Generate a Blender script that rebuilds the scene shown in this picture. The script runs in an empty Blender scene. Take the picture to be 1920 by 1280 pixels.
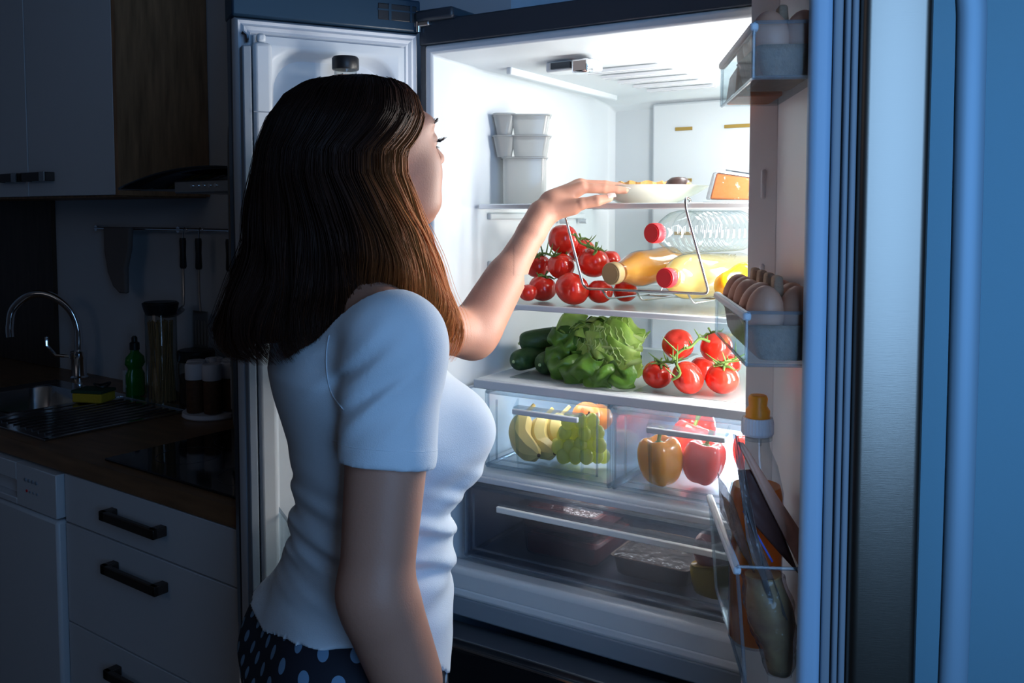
import bpy, math, random
import numpy as np
from mathutils import Vector, Matrix
random.seed(7); rng = np.random.default_rng(7)
sc = bpy.context.scene
COL = sc.collection
PI = math.pi
# ------------------------------------------------------------------ camera, light, exposure
CAM = Vector((1.087, -1.444, 1.45)); TH = math.radians(31.8); PT = math.atan(0.06); FPX = 1680.0; CX, CY = 960.0, 500.0
RR = Vector((math.cos(TH), math.sin(TH), 0)); FF = Vector((-math.sin(TH), math.cos(TH), 0)); UP = Vector((0, 0, 1))
cam_d = bpy.data.cameras.new('camera'); cam = bpy.data.objects.new('camera', cam_d); COL.objects.link(cam)
cam.location = CAM; cam.rotation_euler = (PI/2 - PT, 0, TH)
cam_d.sensor_width = 36; cam_d.lens = FPX/1920*36; cam_d.shift_y = -(640-CY)/1920; cam_d.clip_start = .02
sc.camera = cam
vs = sc.view_settings; vs.view_transform = 'Standard'; vs.look = 'None'; vs.gamma = 1; vs.exposure = 0; vs.use_curve_mapping = False
sc.cycles.transparent_max_bounces = 24; sc.cycles.max_bounces = 10
sc.cycles.sample_clamp_indirect = 6; sc.cycles.caustics_reflective = False; sc.cycles.caustics_refractive = False
w = bpy.data.worlds.new('night'); sc.world = w; w.use_nodes = True
w.node_tree.nodes['Background'].inputs[0].default_value = (.55, .66, 1, 1); w.node_tree.nodes['Background'].inputs[1].default_value = .010

def area(name, loc, target, sx, sy, power, color, spread=180):
    l = bpy.data.lights.new(name, 'AREA'); l.shape = 'RECTANGLE'; l.size = sx; l.size_y = sy; l.energy = power; l.color = color; l.spread = math.radians(spread)
    o = bpy.data.objects.new(name, l); COL.objects.link(o); o.location = loc
    o.rotation_euler = (Vector(target)-Vector(loc)).to_track_quat('-Z', 'Y').to_euler(); return o
# large blue soft light behind the camera to the right
area('blue_soft_light', (2.0, -1.42, 1.62), (.95, .05, 1.45), 1.15, 1.45, 11.5, (.27, .55, 1), 120)
area('room_light', (-1.2, -3.4, 2.3), (-1.2, .3, 1.2), 1.6, 1.0, .80, (1, .90, .90), 140)
# lamps of the refrigerator: back right corner and the ceiling
area('fridge_lamp_top', (.62, .57, 1.62), (.2, -.1, 1.45), .10, .22, 1.9, (1, .97, .93))
# added fill lights at the right side wall, brightening food fronts and the woman
area('fridge_side_fill', (.728, .060, 1.40), (.10, .20, 1.38), .03, .60, 4.4, (1, .985, .96))
area('fridge_front_fill', (.722, .13, 1.42), (.0, -.30, 1.38), .03, .56, 4.2, (1, .97, .93))  # added fill aimed out at the woman
area('fridge_low_fill', (.728, .055, 1.00), (.10, .0, .98), .03, .30, 1.8, (1, .98, .96))  # added fill for the lower compartments
area('fridge_lamp_ceiling', (.50, .36, 1.735), (.42, .30, 1.2), .3, .12, 1.4, (.93, .97, 1))
area('fridge_lamp_middle', (.70, .55, 1.37), (.3, .05, 1.33), .08, .14, 2.6, (1, .97, .91))
area('fridge_lamp_lower', (.70, .55, 1.20), (.3, .05, 1.18), .08, .10, 2.2, (1, .97, .9))
area('crisper_back_fill', (.50, .585, 1.03), (.42, .0, 1.02), .28, .09, 6.0, (1, .96, .90))  # unseen fill added behind the crispers
area('crisper_top_fill', (.25, .20, 1.101), (.25, .16, .9), .2, .05, .55, (1, .97, .93))  # pair of fills added under the crisper cover to brighten the contents
area('crisper_top_fill', (.53, .20, 1.101), (.53, .16, .9), .2, .05, .75, (1, .97, .93))
area('deli_top_fill', (.42, .16, .922), (.42, .10, .8), .4, .05, 1.0, (1, .96, .93))  # added fill under the ledge, brightens the deli drawer
area('deli_back_fill', (.55, .585, .85), (.45, .0, .84), .2, .06, .8, (1, .95, .9))  # unseen fill added behind the deli drawer

# ------------------------------------------------------------------ pixel helpers: a point of a real plane seen at a pixel
cP, sP = math.cos(PT), math.sin(PT)
def ray(px, py):
    a = (px-CX)/FPX; b = (py-CY)/FPX
    return RR*a + FF*(cP - b*sP) + UP*(-sP - b*cP)
def onY(px, py, y): d = ray(px, py); return CAM + d*((y-CAM.y)/d.y)
def onX(px, py, x): d = ray(px, py); return CAM + d*((x-CAM.x)/d.x)
def onZ(px, py, z): d = ray(px, py); return CAM + d*((z-CAM.z)/d.z)
def atD(px, py, f): d = ray(px, py); return CAM + d*(f/d.dot(FF))
def lvl(px, py, f): p = atD(px, py, f) - CAM; return np.array([p.dot(RR), p.dot(FF), p.z + CAM.z])
def onPl(px, py, q, n): d = ray(px, py); q = Vector(q); n = Vector(n); return CAM + d*((q-CAM).dot(n)/d.dot(n))

# ------------------------------------------------------------------ materials
def srgb(r, g, b):
    f = lambda c: (c/255/12.92) if c/255 <= .04045 else ((c/255+.055)/1.055)**2.4
    return (f(r), f(g), f(b), 1)
def newmat(name):
    m = bpy.data.materials.new(name); m.use_nodes = True; nt = m.node_tree
    return m, nt, nt.nodes['Principled BSDF'], nt.nodes['Material Output']
def pm(name, col, rough=.5, metal=0, spec=.5, trans=0, sss=0, sssr=(.01, .005, .003), coat=0, noise=0, nscale=20, bump=0, bscale=200, aniso=0, col2=None, stretch=None, ior=1.45, emit=0, sheen=0):
    m, nt, b, out = newmat(name)
    b.inputs['Base Color'].default_value = col; b.inputs['Roughness'].default_value = rough; b.inputs['Metallic'].default_value = metal
    b.inputs['Specular IOR Level'].default_value = spec; b.inputs['Transmission Weight'].default_value = trans; b.inputs['IOR'].default_value = ior
    b.inputs['Coat Weight'].default_value = coat; b.inputs['Anisotropic'].default_value = aniso
    b.inputs['Sheen Weight'].default_value = sheen
    if sss: b.inputs['Subsurface Weight'].default_value = sss; b.inputs['Subsurface Radius'].default_value = sssr; b.inputs['Subsurface Scale'].default_value = 1.0
    if noise or bump:
        tc = nt.nodes.new('ShaderNodeTexCoord'); mp = nt.nodes.new('ShaderNodeMapping'); nt.links.new(tc.outputs['Object'], mp.inputs[0])
        if stretch: mp.inputs['Scale'].default_value = stretch
    if noise:
        n = nt.nodes.new('ShaderNodeTexNoise'); n.inputs['Scale'].default_value = nscale; n.inputs['Detail'].default_value = 5; nt.links.new(mp.outputs[0], n.inputs[0])
        r = nt.nodes.new('ShaderNodeValToRGB'); c2 = col2 or tuple(c*(1-noise) for c in col[:3])+(1,)
        r.color_ramp.elements[0].position = .3; r.color_ramp.elements[1].position = .7
        r.color_ramp.elements[0].color = c2; r.color_ramp.elements[1].color = col
        nt.links.new(n.outputs[0], r.inputs[0]); nt.links.new(r.outputs[0], b.inputs['Base Color'])
    if bump:
        n2 = nt.nodes.new('ShaderNodeTexNoise'); n2.inputs['Scale'].default_value = bscale; n2.inputs['Detail'].default_value = 3; nt.links.new(mp.outputs[0], n2.inputs[0])
        bp = nt.nodes.new('ShaderNodeBump'); bp.inputs['Strength'].default_value = bump; bp.inputs['Distance'].default_value = .002
        nt.links.new(n2.outputs[0], bp.inputs['Height']); nt.links.new(bp.outputs[0], b.inputs['Normal'])
    return m
def clearmat(name, tint=(1, 1, 1, 1), edge=(.75, .85, .9, 1), rough=.03, milk=0, gloss=1.0, milkc=(.8, .85, .9, 1), bump=0, bscale=40):
    m, nt, b, out = newmat(name); nt.nodes.remove(b)
    L = nt.links.new
    tr = nt.nodes.new('ShaderNodeBsdfTransparent'); gl = nt.nodes.new('ShaderNodeBsdfGlossy'); gl.inputs['Roughness'].default_value = rough
    lw = nt.nodes.new('ShaderNodeLayerWeight'); lw.inputs['Blend'].default_value = .35
    mc = nt.nodes.new('ShaderNodeMixRGB'); mc.inputs[1].default_value = tint; mc.inputs[2].default_value = edge; L(lw.outputs['Facing'], mc.inputs[0]); L(mc.outputs[0], tr.inputs[0])
    fr = nt.nodes.new('ShaderNodeLayerWeight'); fr.inputs['Blend'].default_value = .5
    pw = nt.nodes.new('ShaderNodeMath'); pw.operation = 'POWER'; pw.inputs[1].default_value = 4.5; L(fr.outputs['Facing'], pw.inputs[0])
    mu = nt.nodes.new('ShaderNodeMath'); mu.operation = 'MULTIPLY_ADD'; mu.use_clamp = True; mu.inputs[1].default_value = .8*gloss; mu.inputs[2].default_value = .04*gloss; L(pw.outputs[0], mu.inputs[0])
    mx = nt.nodes.new('ShaderNodeMixShader'); L(mu.outputs[0], mx.inputs[0]); L(gl.outputs[0], mx.inputs[2])
    if milk:
        df = nt.nodes.new('ShaderNodeBsdfDiffuse'); df.inputs[0].default_value = milkc
        tl = nt.nodes.new('ShaderNodeBsdfTranslucent'); tl.inputs[0].default_value = milkc
        dm = nt.nodes.new('ShaderNodeMixShader'); L(df.outputs[0], dm.inputs[1]); L(tl.outputs[0], dm.inputs[2])
        mm = nt.nodes.new('ShaderNodeMixShader'); mm.inputs[0].default_value = milk; L(tr.outputs[0], mm.inputs[1]); L(dm.outputs[0], mm.inputs[2]); L(mm.outputs[0], mx.inputs[1])
    else: L(tr.outputs[0], mx.inputs[1])
    if bump:
        n2 = nt.nodes.new('ShaderNodeTexNoise'); n2.inputs['Scale'].default_value = bscale
        tc = nt.nodes.new('ShaderNodeTexCoord'); L(tc.outputs['Object'], n2.inputs[0])
        bp = nt.nodes.new('ShaderNodeBump'); bp.inputs['Strength'].default_value = bump; bp.inputs['Distance'].default_value = .01
        L(n2.outputs[0], bp.inputs['Height']); L(bp.outputs[0], gl.inputs['Normal']); L(bp.outputs[0], fr.inputs['Normal'])
    L(mx.outputs[0], out.inputs[0]); return m
def translucent(name, col, tcol=None, mix=.45, gloss=.04, rough=.3, noise=0, nscale=30, col2=None, bump=0, bscale=60, stretch=None):
    m, nt, b, out = newmat(name); L = nt.links.new
    b.inputs['Base Color'].default_value = col; b.inputs['Roughness'].default_value = rough
    tl = nt.nodes.new('ShaderNodeBsdfTranslucent'); tl.inputs[0].default_value = tcol or col
    mx = nt.nodes.new('ShaderNodeMixShader'); mx.inputs[0].default_value = mix; L(b.outputs[0], mx.inputs[1]); L(tl.outputs[0], mx.inputs[2]); L(mx.outputs[0], out.inputs[0])
    if noise or bump:
        tc = nt.nodes.new('ShaderNodeTexCoord'); mp = nt.nodes.new('ShaderNodeMapping'); L(tc.outputs['Object'], mp.inputs[0])
        if stretch: mp.inputs['Scale'].default_value = stretch
    if noise:
        n = nt.nodes.new('ShaderNodeTexNoise'); n.inputs['Scale'].default_value = nscale; n.inputs['Detail'].default_value = 5; L(mp.outputs[0], n.inputs[0])
        r = nt.nodes.new('ShaderNodeValToRGB'); r.color_ramp.elements[0].position = .35; r.color_ramp.elements[1].position = .65
        r.color_ramp.elements[0].color = col2 or tuple(c*(1-noise) for c in col[:3])+(1,); r.color_ramp.elements[1].color = col
        L(n.outputs[0], r.inputs[0]); L(r.outputs[0], b.inputs['Base Color']); L(r.outputs[0], tl.inputs[0])
    if bump:
        n2 = nt.nodes.new('ShaderNodeTexNoise'); n2.inputs['Scale'].default_value = bscale; n2.inputs['Detail'].default_value = 3; L(mp.outputs[0], n2.inputs[0])
        bp = nt.nodes.new('ShaderNodeBump'); bp.inputs['Strength'].default_value = bump; bp.inputs['Distance'].default_value = .004
        L(n2.outputs[0], bp.inputs['Height']); L(bp.outputs[0], b.inputs['Normal'])
    return m
M = {}
M['wall'] = pm('wall_paint', (.62, .66, .72, 1), .8, bump=.1, bscale=300)
M['wall_blue'] = pm('blue_wall_paint', (.36, .70, .86, 1), .85, bump=.1, bscale=300)
M['ceiling'] = pm('ceiling_paint', (.7, .72, .75, 1), .9)
M['floor'] = pm('floor_tiles', (.16, .14, .13, 1), .5, noise=.4, nscale=6)
M['wood'] = pm('oak_veneer', (.42, .22, .11, 1), .5, noise=.5, nscale=9, stretch=(6, 6, .7), bump=.15, bscale=60)
M['wood_dark'] = pm('dark_wood', (.075, .045, .03, 1), .5, noise=.5, nscale=9, stretch=(6, 6, .7))
M['worktop'] = pm('wood_worktop', (.26, .135, .065, 1), .38, noise=.45, nscale=7, stretch=(.8, 6, 6))
M['cab_white'] = pm('white_lacquer', (.62, .64, .68, 1), .38)
M['bronze'] = pm('dark_bronze', (.10, .08, .07, 1), .4, .8)
M['plate_steel'] = pm('pull_steel', (.5, .5, .5, 1), .35, 1)
M['hood_brown'] = pm('hood_steel', (.22, .17, .15, 1), .4, .5)
M['wire'] = pm('chrome_wire', (.42, .44, .47, 1), .12, 1)
M['chrome'] = pm('chrome', (.85, .87, .9, 1), .08, 1)
M['shelf_metal'] = pm('shelf_trim_metal', (.82, .85, .88, 1), .3, .5)
M['steel'] = pm('brushed_steel', (.27, .235, .20, 1), .32, 1, bump=.05, bscale=60, stretch=(1, 1, 30))
M['satin'] = pm('satin_handle', (.26, .40, .52, 1), .55, .3)
M['steel_dark'] = pm('dark_steel', (.10, .12, .15, 1), .3, .9)
M['sink'] = pm('sink_steel', (.5, .52, .55, 1), .18, 1)
M['black_glass'] = pm('black_glass', (.008, .008, .01, 1), .06)
M['black'] = pm('black_plastic', (.015, .015, .018, 1), .4)
M['gasket'] = pm('grey_gasket', (.24, .28, .33, 1), .5)
M['gasket_light'] = pm('light_gasket', (.6, .63, .68, 1), .45)
M['liner'] = pm('white_liner', (.62, .66, .70, 1), .38)
M['liner_door'] = pm('door_liner', (.66, .68, .73, 1), .38)
M['fridge_black'] = pm('fridge_black_trim', (.035, .045, .06, 1), .32)
M['fridge_side'] = pm('fridge_side_paint', (.22, .32, .45, 1), .45)
M['cap_blue'] = pm('door_cap_plastic', (.012, .035, .065, 1), .4)
M['clear'] = clearmat('clear_plastic', (.96, .975, .98, 1), (.55, .66, .72, 1), .04, .012, gloss=.7)
M['clear_edge'] = clearmat('clear_plastic_edge', (.84, .89, .92, 1), (.48, .56, .62, 1), .08, .15, milkc=(.75, .8, .88, 1))
M['frost'] = clearmat('crisper_plastic', (.95, .97, .99, 1), (.75, .82, .87, 1), .06, .025, gloss=.6, milkc=(.8, .85, .92, 1))
M['smoke'] = clearmat('bottom_drawer_plastic', (.82, .83, .86, 1), (.5, .55, .6, 1), .08, .08, gloss=.8, milkc=(.42, .46, .54, 1))
M['glass'] = clearmat('shelf_glass', (.96, .985, .975, 1), (.68, .80, .77, 1), .02, .05)
M['glass_frost'] = clearmat('frosted_shelf', (.7, .75, .74, 1), (.5, .6, .6, 1), .25, .42, milkc=(.88, .92, .92, 1))
M['wrap'] = clearmat('cling_wrap', (.93, .94, .95, 1), (.6, .6, .62, 1), .12, .06, gloss=.8, bump=.8, bscale=60)
M['wrap_dense'] = clearmat('crinkled_bag', (.75, .75, .78, 1), (.5, .48, .5, 1), .16, .22, gloss=.8, milkc=(.62, .55, .52, 1), bump=1, bscale=50)
M['cont'] = clearmat('frosted_container', (.62, .64, .65, 1), (.5, .52, .55, 1), .15, .62, milkc=(.80, .81, .80, 1))
M['pet'] = clearmat('pet_bottle', (.96, .98, .985, 1), (.66, .74, .79, 1), .04, .03, gloss=1.2)
M['tomato'] = pm('tomato_skin', (.80, .035, .018, 1), .18, sss=.35, sssr=(.02, .004, .002), coat=.4, noise=.25, nscale=25, col2=(.62, .02, .01, 1))
M['vine'] = pm('tomato_vine', (.12, .20, .04, 1), .6)
M['cap_red'] = pm('red_cap', (.75, .02, .035, 1), .35)
M['cap_tan'] = pm('tan_cap', (.38, .27, .13, 1), .4)
M['cap_orange'] = pm('orange_cap', (.95, .30, .015, 1), .4, sss=.2)
M['cap_white'] = pm('white_cap', (.72, .70, .74, 1), .45)
M['peach'] = translucent('peach_juice', (1, .46, .06, 1), (1, .56, .10, 1), .5, rough=.15, noise=.1, nscale=14, col2=(1, .54, .11, 1))
M['lemonade'] = translucent('lemonade', (.98, .78, .34, 1), (1, .84, .38, 1), .6, rough=.15)
M['oil'] = translucent('iced_tea', (.50, .20, .02, 1), (.85, .38, .05, 1), .6, rough=.1)
M['pepper_y'] = pm('yellow_pepper', (.95, .48, .01, 1), .2, sss=.3, coat=.4, sssr=(.02, .01, .002))
M['pepper_o'] = pm('orange_pepper', (.95, .36, .01, 1), .2, sss=.3, coat=.4, sssr=(.02, .008, .002))
M['pepper_r'] = pm('red_pepper', (.82, .06, .04, 1), .2, sss=.3, coat=.4, sssr=(.02, .005, .002))
M['stem'] = pm('green_stem', (.16, .28, .05, 1), .5)
M['cuke'] = pm('cucumber_skin', (.022, .065, .018, 1), .38, noise=.6, nscale=14, col2=(.06, .12, .03, 1), stretch=(1, 6, 6), bump=.4, bscale=90)
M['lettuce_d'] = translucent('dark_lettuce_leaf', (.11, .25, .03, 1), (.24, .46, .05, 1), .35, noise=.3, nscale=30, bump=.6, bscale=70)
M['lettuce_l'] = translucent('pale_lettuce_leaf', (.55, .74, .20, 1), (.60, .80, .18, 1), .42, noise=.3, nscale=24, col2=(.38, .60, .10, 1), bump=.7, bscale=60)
M['lettuce_rib'] = translucent('lettuce_rib', (.72, .80, .45, 1), (.7, .8, .4, 1), .4)
M['lettuce_vein'] = translucent('pale_vein', (.64, .80, .32, 1), (.66, .82, .3, 1), .4)
M['lettuce_veind'] = translucent('green_vein', (.24, .42, .10, 1), (.3, .5, .1, 1), .4)
M['banana'] = pm('banana_skin', (.92, .72, .26, 1), .45, sss=.1, noise=.2, nscale=12, col2=(.72, .55, .2, 1))
M['grape'] = translucent('green_grape', (.78, .78, .30, 1), (.85, .88, .26, 1), .5, rough=.2)
M['twig'] = pm('twig', (.13, .06, .03, 1), .7)
M['apple'] = pm('red_orange_fruit', (.75, .16, .05, 1), .35, noise=.5, nscale=18, col2=(.8, .35, .08, 1))
M['plate'] = pm('white_china', (.84, .82, .77, 1), .18, coat=.4)
M['pastry'] = pm('pastry', (.85, .42, .12, 1), .7, noise=.4, nscale=60, bump=.8, bscale=120)
M['cream'] = pm('cream', (.90, .80, .58, 1), .5, sss=.2)
M['choc'] = pm('chocolate', (.05, .02, .015, 1), .3)
M['cheese'] = pm('orange_cheese', (.50, .115, .004, 1), .4, sss=.25, noise=.12, nscale=20)
M['paper'] = pm('white_paper', (.82, .82, .8, 1), .6)
M['green_label'] = pm('green_label', (.04, .25, .06, 1), .5)
M['egg'] = pm('egg_shell', (.52, .25, .16, 1), .48, sss=.1, bump=.1, bscale=300)
M['carton'] = pm('egg_carton_pulp', (.30, .21, .16, 1), .9, noise=.3, nscale=80, bump=.7, bscale=220)
M['peak'] = pm('carton_peak_pulp', (.46, .32, .22, 1), .9, noise=.3, nscale=80, bump=.7, bscale=220)
M['meat'] = pm('raw_meat', (.32, .05, .05, 1), .3, noise=.5, nscale=30)
M['sausage'] = pm('pink_sausage', (.75, .40, .38, 1), .4, noise=.3, nscale=40)
M['yellow_pack'] = pm('yellow_packet', (.75, .52, .08, 1), .35)
M['ham_pack'] = pm('brown_package', (.085, .035, .03, 1), .35, noise=.3, nscale=20)
M['pink_paper'] = pm('pinkish_paper', (.68, .34, .24, 1), .5, noise=.2, nscale=8)
M['chicken'] = pm('cooked_meat_pack', (.52, .33, .13, 1), .45, noise=.6, nscale=22, col2=(.24, .10, .05, 1))
M['tray_dark'] = pm('brown_tray', (.12, .085, .06, 1), .4)
M['white_label'] = pm('blank_label', (.55, .55, .56, 1), .5)
M['blue_line'] = pm('blue_print', (.05, .09, .45, 1), .4)
M['green_soap'] = pm('green_soap', (.01, .16, .02, 1), .2)
M['sponge'] = pm('yellow_sponge', (.62, .42, .03, 1), .9, bump=1, bscale=120)
M['scour'] = pm('green_scourer', (.02, .07, .04, 1), .9, bump=1, bscale=200)
M['pasta'] = pm('spaghetti', (.50, .27, .09, 1), .5, noise=.5, nscale=90, stretch=(1, 1, .03))
M['coffee'] = pm('brown_beans', (.05, .025, .015, 1), .7, noise=.5, nscale=90, bump=1, bscale=100)
M['spice'] = pm('brown_spice', (.13, .055, .025, 1), .7, noise=.4, nscale=80)
M['dark_bottle'] = pm('dark_glass_bottle', (.01, .015, .012, 1), .1)
M['mitt'] = pm('oven_mitt_cloth', (.20, .17, .16, 1), .9, bump=.6, bscale=250)
M['dark_handle'] = pm('black_handle', (.02, .02, .025, 1), .45)
M['basket'] = clearmat('door_basket_plastic', (.985, .99, .99, 1), (.7, .78, .82, 1), .06, .005, gloss=.2)
M['rim_blue'] = pm('door_rim', (.34, .50, .68, 1), .45)
M['glass_jar'] = clearmat('jar_glass', (.9, .93, .93, 1), (.35, .4, .42, 1), .03, 0, gloss=1.2)
M['brass'] = pm('brass_strip', (.45, .30, .08, 1), .4, .6)
M['dark_gap'] = pm('shadow_gap', (.01, .01, .012, 1), .8)
M['nail'] = pm('finger_nail', (.80, .50, .45, 1), .15, coat=.6)
M['lash'] = pm('eyelash', (.008, .006, .006, 1), .5)
M['eye'] = pm('eye_white', (.75, .74, .74, 1), .1)
M['iris'] = pm('iris', (.05, .03, .02, 1), .1)
M['lip'] = pm('lip', (.45, .14, .12, 1), .35)
M['skin'] = pm('skin', (.52, .25, .17, 1), .5, sss=.12, sssr=(.012, .004, .002), noise=.07, nscale=10, bump=.12, bscale=420)
M['shirt'] = pm('white_jersey', (.70, .76, .83, 1), .85, bump=.25, bscale=700, sheen=.2)
def hairmat():
    m, nt, b, out = newmat('brown_hair'); L = nt.links.new
    at = nt.nodes.new('ShaderNodeAttribute'); at.attribute_name = 'tip'  # strand tone: root-to-tip gradient plus painted light on the front locks
    r = nt.nodes.new('ShaderNodeValToRGB'); e = r.color_ramp.elements
    e[0].position = .0; e[0].color = (.016, .006, .004, 1); e[1].position = 1; e[1].color = (.78, .27, .07, 1)  # golden end stands for warm light painted into the hair colour
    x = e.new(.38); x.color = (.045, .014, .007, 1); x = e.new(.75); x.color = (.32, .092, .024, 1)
    L(at.outputs['Fac'], r.inputs[0]); L(r.outputs[0], b.inputs['Base Color'])
    b.inputs['Roughness'].default_value = .45; b.inputs['Specular IOR Level'].default_value = .16
    tl = nt.nodes.new('ShaderNodeBsdfTranslucent'); L(r.outputs[0], tl.inputs[0])
    mx = nt.nodes.new('ShaderNodeMixShader'); mx.inputs[0].default_value = .3; L(b.outputs[0], mx.inputs[1]); L(tl.outputs[0], mx.inputs[2]); L(mx.outputs[0], out.inputs[0])
    return m
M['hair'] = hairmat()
def dotmat():
    m, nt, b, out = newmat('navy_polka_dots'); L = nt.links.new
    uv = nt.nodes.new('ShaderNodeUVMap'); uv.uv_map = 'UVMap'; sp = nt.nodes.new('ShaderNodeSeparateXYZ'); L(uv.outputs[0], sp.inputs[0])
    def math_(op, a, bb=None, c=None):
        n = nt.nodes.new('ShaderNodeMath'); n.operation = op
        for i, v in enumerate((a, bb, c)):
            if v is None: continue
            if isinstance(v, (int, float)): n.inputs[i].default_value = v
            else: L(v, n.inputs[i])
        return n.outputs[0]
    S = .041
    def grid(off):
        fu = math_('SUBTRACT', math_('FRACT', math_('ADD', math_('DIVIDE', sp.outputs[0], S), off)), .5)
        fv = math_('SUBTRACT', math_('FRACT', math_('ADD', math_('DIVIDE', sp.outputs[1], S*1.25), off)), .5)
        d = math_('SQRT', math_('ADD', math_('MULTIPLY', fu, fu), math_('MULTIPLY', math_('MULTIPLY', fv, 1.25), math_('MULTIPLY', fv, 1.25))))
        return math_('LESS_THAN', d, .185)
    k = math_('MAXIMUM', grid(0.), grid(.5))
    mx = nt.nodes.new('ShaderNodeMixRGB'); mx.inputs[1].default_value = (.008, .010, .022, 1); mx.inputs[2].default_value = (.17, .30, .46, 1)
    L(k, mx.inputs[0]); L(mx.outputs[0], b.inputs['Base Color']); b.inputs['Roughness'].default_value = .8
    return m
M['dots'] = dotmat()

# ------------------------------------------------------------------ mesh helpers
def T3(x, y, z): return np.array([x, y, z], float)
def basis(d):
    d = np.array(d, float); d /= np.linalg.norm(d)
    a = np.array([0, 0, 1.]) if abs(d[2]) < .9 else np.array([1., 0, 0])
    u = np.cross(a, d); u /= np.linalg.norm(u); v = np.cross(d, u); return u, v, d
class MB:
    def __init__(s): s.v = []; s.f = []; s.n = 0
    def add(s, V, F):
        V = np.asarray(V, float).reshape(-1, 3); s.v.append(V); o = s.n
        s.f += [tuple(int(i)+o for i in f) for f in F]; s.n += len(V); return s
    def box(s, lo, hi, fr=None):
        x0, y0, z0 = lo; x1, y1, z1 = hi
        V = np.array([(x0,y0,z0),(x1,y0,z0),(x1,y1,z0),(x0,y1,z0),(x0,y0,z1),(x1,y0,z1),(x1,y1,z1),(x0,y1,z1)], float)
        if fr is not None: V = fr(V)
        return s.add(V, [(0,3,2,1),(4,5,6,7),(0,1,5,4),(1,2,6,5),(2,3,7,6),(3,0,4,7)])
    def grid(s, G, closeu=False, closev=False, capu=False):
        G = np.asarray(G, float); a, b = G.shape[:2]; F = []
        for i in range(a if closeu else a-1):
            for j in range(b if closev else b-1):
                i2 = (i+1) % a; j2 = (j+1) % b
                F.append((i*b+j, i2*b+j, i2*b+j2, i*b+j2))
        if capu: F.append(tuple(range(b))[::-1]); F.append(tuple((a-1)*b+j for j in range(b)))
        return s.add(G.reshape(-1, 3), F)
    def tube(s, pts, r, n=8, cap=True):
        P = np.asarray([tuple(p) for p in pts], float); k = len(P)
        R = np.full(k, r, float) if np.isscalar(r) else np.asarray(r, float)
        tg = np.gradient(P, axis=0); G = []; u = None
        for i in range(k):
            t = tg[i]/(np.linalg.norm(tg[i])+1e-12)
            if u is None: u = basis(t)[0]
            u = u - t*np.dot(u, t); u /= (np.linalg.norm(u)+1e-12); v = np.cross(t, u)
            an = np.arange(n)*2*PI/n
            G.append(P[i] + R[i]*(np.cos(an)[:, None]*u + np.sin(an)[:, None]*v))
        return s.grid(np.array(G), closev=True, capu=cap)
    def lathe(s, prof, o=(0, 0, 0), d=(0, 0, 1), n=24, sq=0, sc_=(1, 1)):
        u, v, dd = basis(d); an = np.arange(n)*2*PI/n; o = np.array(o, float)
        c, sn = np.cos(an), np.sin(an)
        if sq:
            k = 1/np.maximum(np.abs(c), np.abs(sn)); k = 1+(k-1)*sq; c = c*k; sn = sn*k
        G = [o + dd*h + r*(c[:, None]*u*sc_[0] + sn[:, None]*v*sc_[1]) for r, h in prof]
        return s.grid(np.array(G), closev=True, capu=True)
    def cyl(s, p0, p1, r, r1=None, n=16):
        p0 = np.array(tuple(p0), float); p1 = np.array(tuple(p1), float); d = p1-p0; L = np.linalg.norm(d)
        return s.lathe([(r, 0), (r if r1 is None else r1, L)], p0, d, n)
    def ell(s, c, r, n=16, m=10, rot=None):
        if np.isscalar(r): r = (r, r, r)
        th = np.linspace(.02, PI-.02, m); an = np.arange(n)*2*PI/n
        G = np.array([[(math.sin(t)*math.cos(a)*r[0], math.sin(t)*math.sin(a)*r[1], math.cos(t)*r[2]) for a in an] for t in th])
        if rot is not None: G = G @ np.array(rot).T
        return s.grid(G + np.array(tuple(c), float), closev=True, capu=True)
    def prism(s, poly, z0, z1, fr=None):
        n = len(poly); V = [(x, y, z0) for x, y in poly] + [(x, y, z1) for x, y in poly]; V = np.array(V, float)
        if fr is not None: V = fr(V)
        return s.add(V, [tuple(range(n))[::-1], tuple(range(n, 2*n))] + [(i, (i+1) % n, n+(i+1) % n, n+i) for i in range(n)])
    def V(s): return np.concatenate(s.v) if s.v else np.zeros((0, 3))
def wloc(p):
    l = Vector((0, 0, 0))
    while p is not None: l += p.location; p = p.parent
    return l
def mk(name, mb, mat, parent=None, bev=0, smooth=40, thick=0, sub=0, loc=None, local=False, attr=None, faces=None, segs=2):
    V = mb.V() if isinstance(mb, MB) else np.asarray(mb, float); F = mb.f if isinstance(mb, MB) else faces
    if parent is None and not local:
        if loc is None: loc = ((V[:, 0].min()+V[:, 0].max())/2, (V[:, 1].min()+V[:, 1].max())/2, V[:, 2].min())
        base = Vector(loc)
    else: base = wloc(parent) if not local else Vector((0, 0, 0))
    me = bpy.data.meshes.new(name); me.from_pydata((V-np.array(base)).tolist(), [], F)
    if isinstance(mat, str): mat = M[mat]
    me.materials.append(mat); me.validate(); me.shade_smooth()
    if smooth < 180: me.set_sharp_from_angle(angle=math.radians(smooth))
    o = bpy.data.objects.new(name, me); COL.objects.link(o)
    if parent is not None: o.parent = parent
    elif not local: o.location = base
    if thick: md = o.modifiers.new('solid', 'SOLIDIFY'); md.thickness = thick; md.offset = 0
    if bev: md = o.modifiers.new('bevel', 'BEVEL'); md.width = bev; md.segments = segs; md.limit_method = 'ANGLE'; md.angle_limit = math.radians(40); md.harden_normals = False
    if sub: md = o.modifiers.new('sub', 'SUBSURF'); md.levels = sub; md.render_levels = sub
    return o
def tag(o, label, cat, group=None):
    o['label'] = label; o['category'] = cat
    if group: o['group'] = group
    return o
def thing(name, label, cat, loc, group=None):
    o = bpy.data.objects.new(name, None); COL.objects.link(o); o.location = Vector(loc); o.empty_display_size = .05
    return tag(o, label, cat, group)
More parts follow.
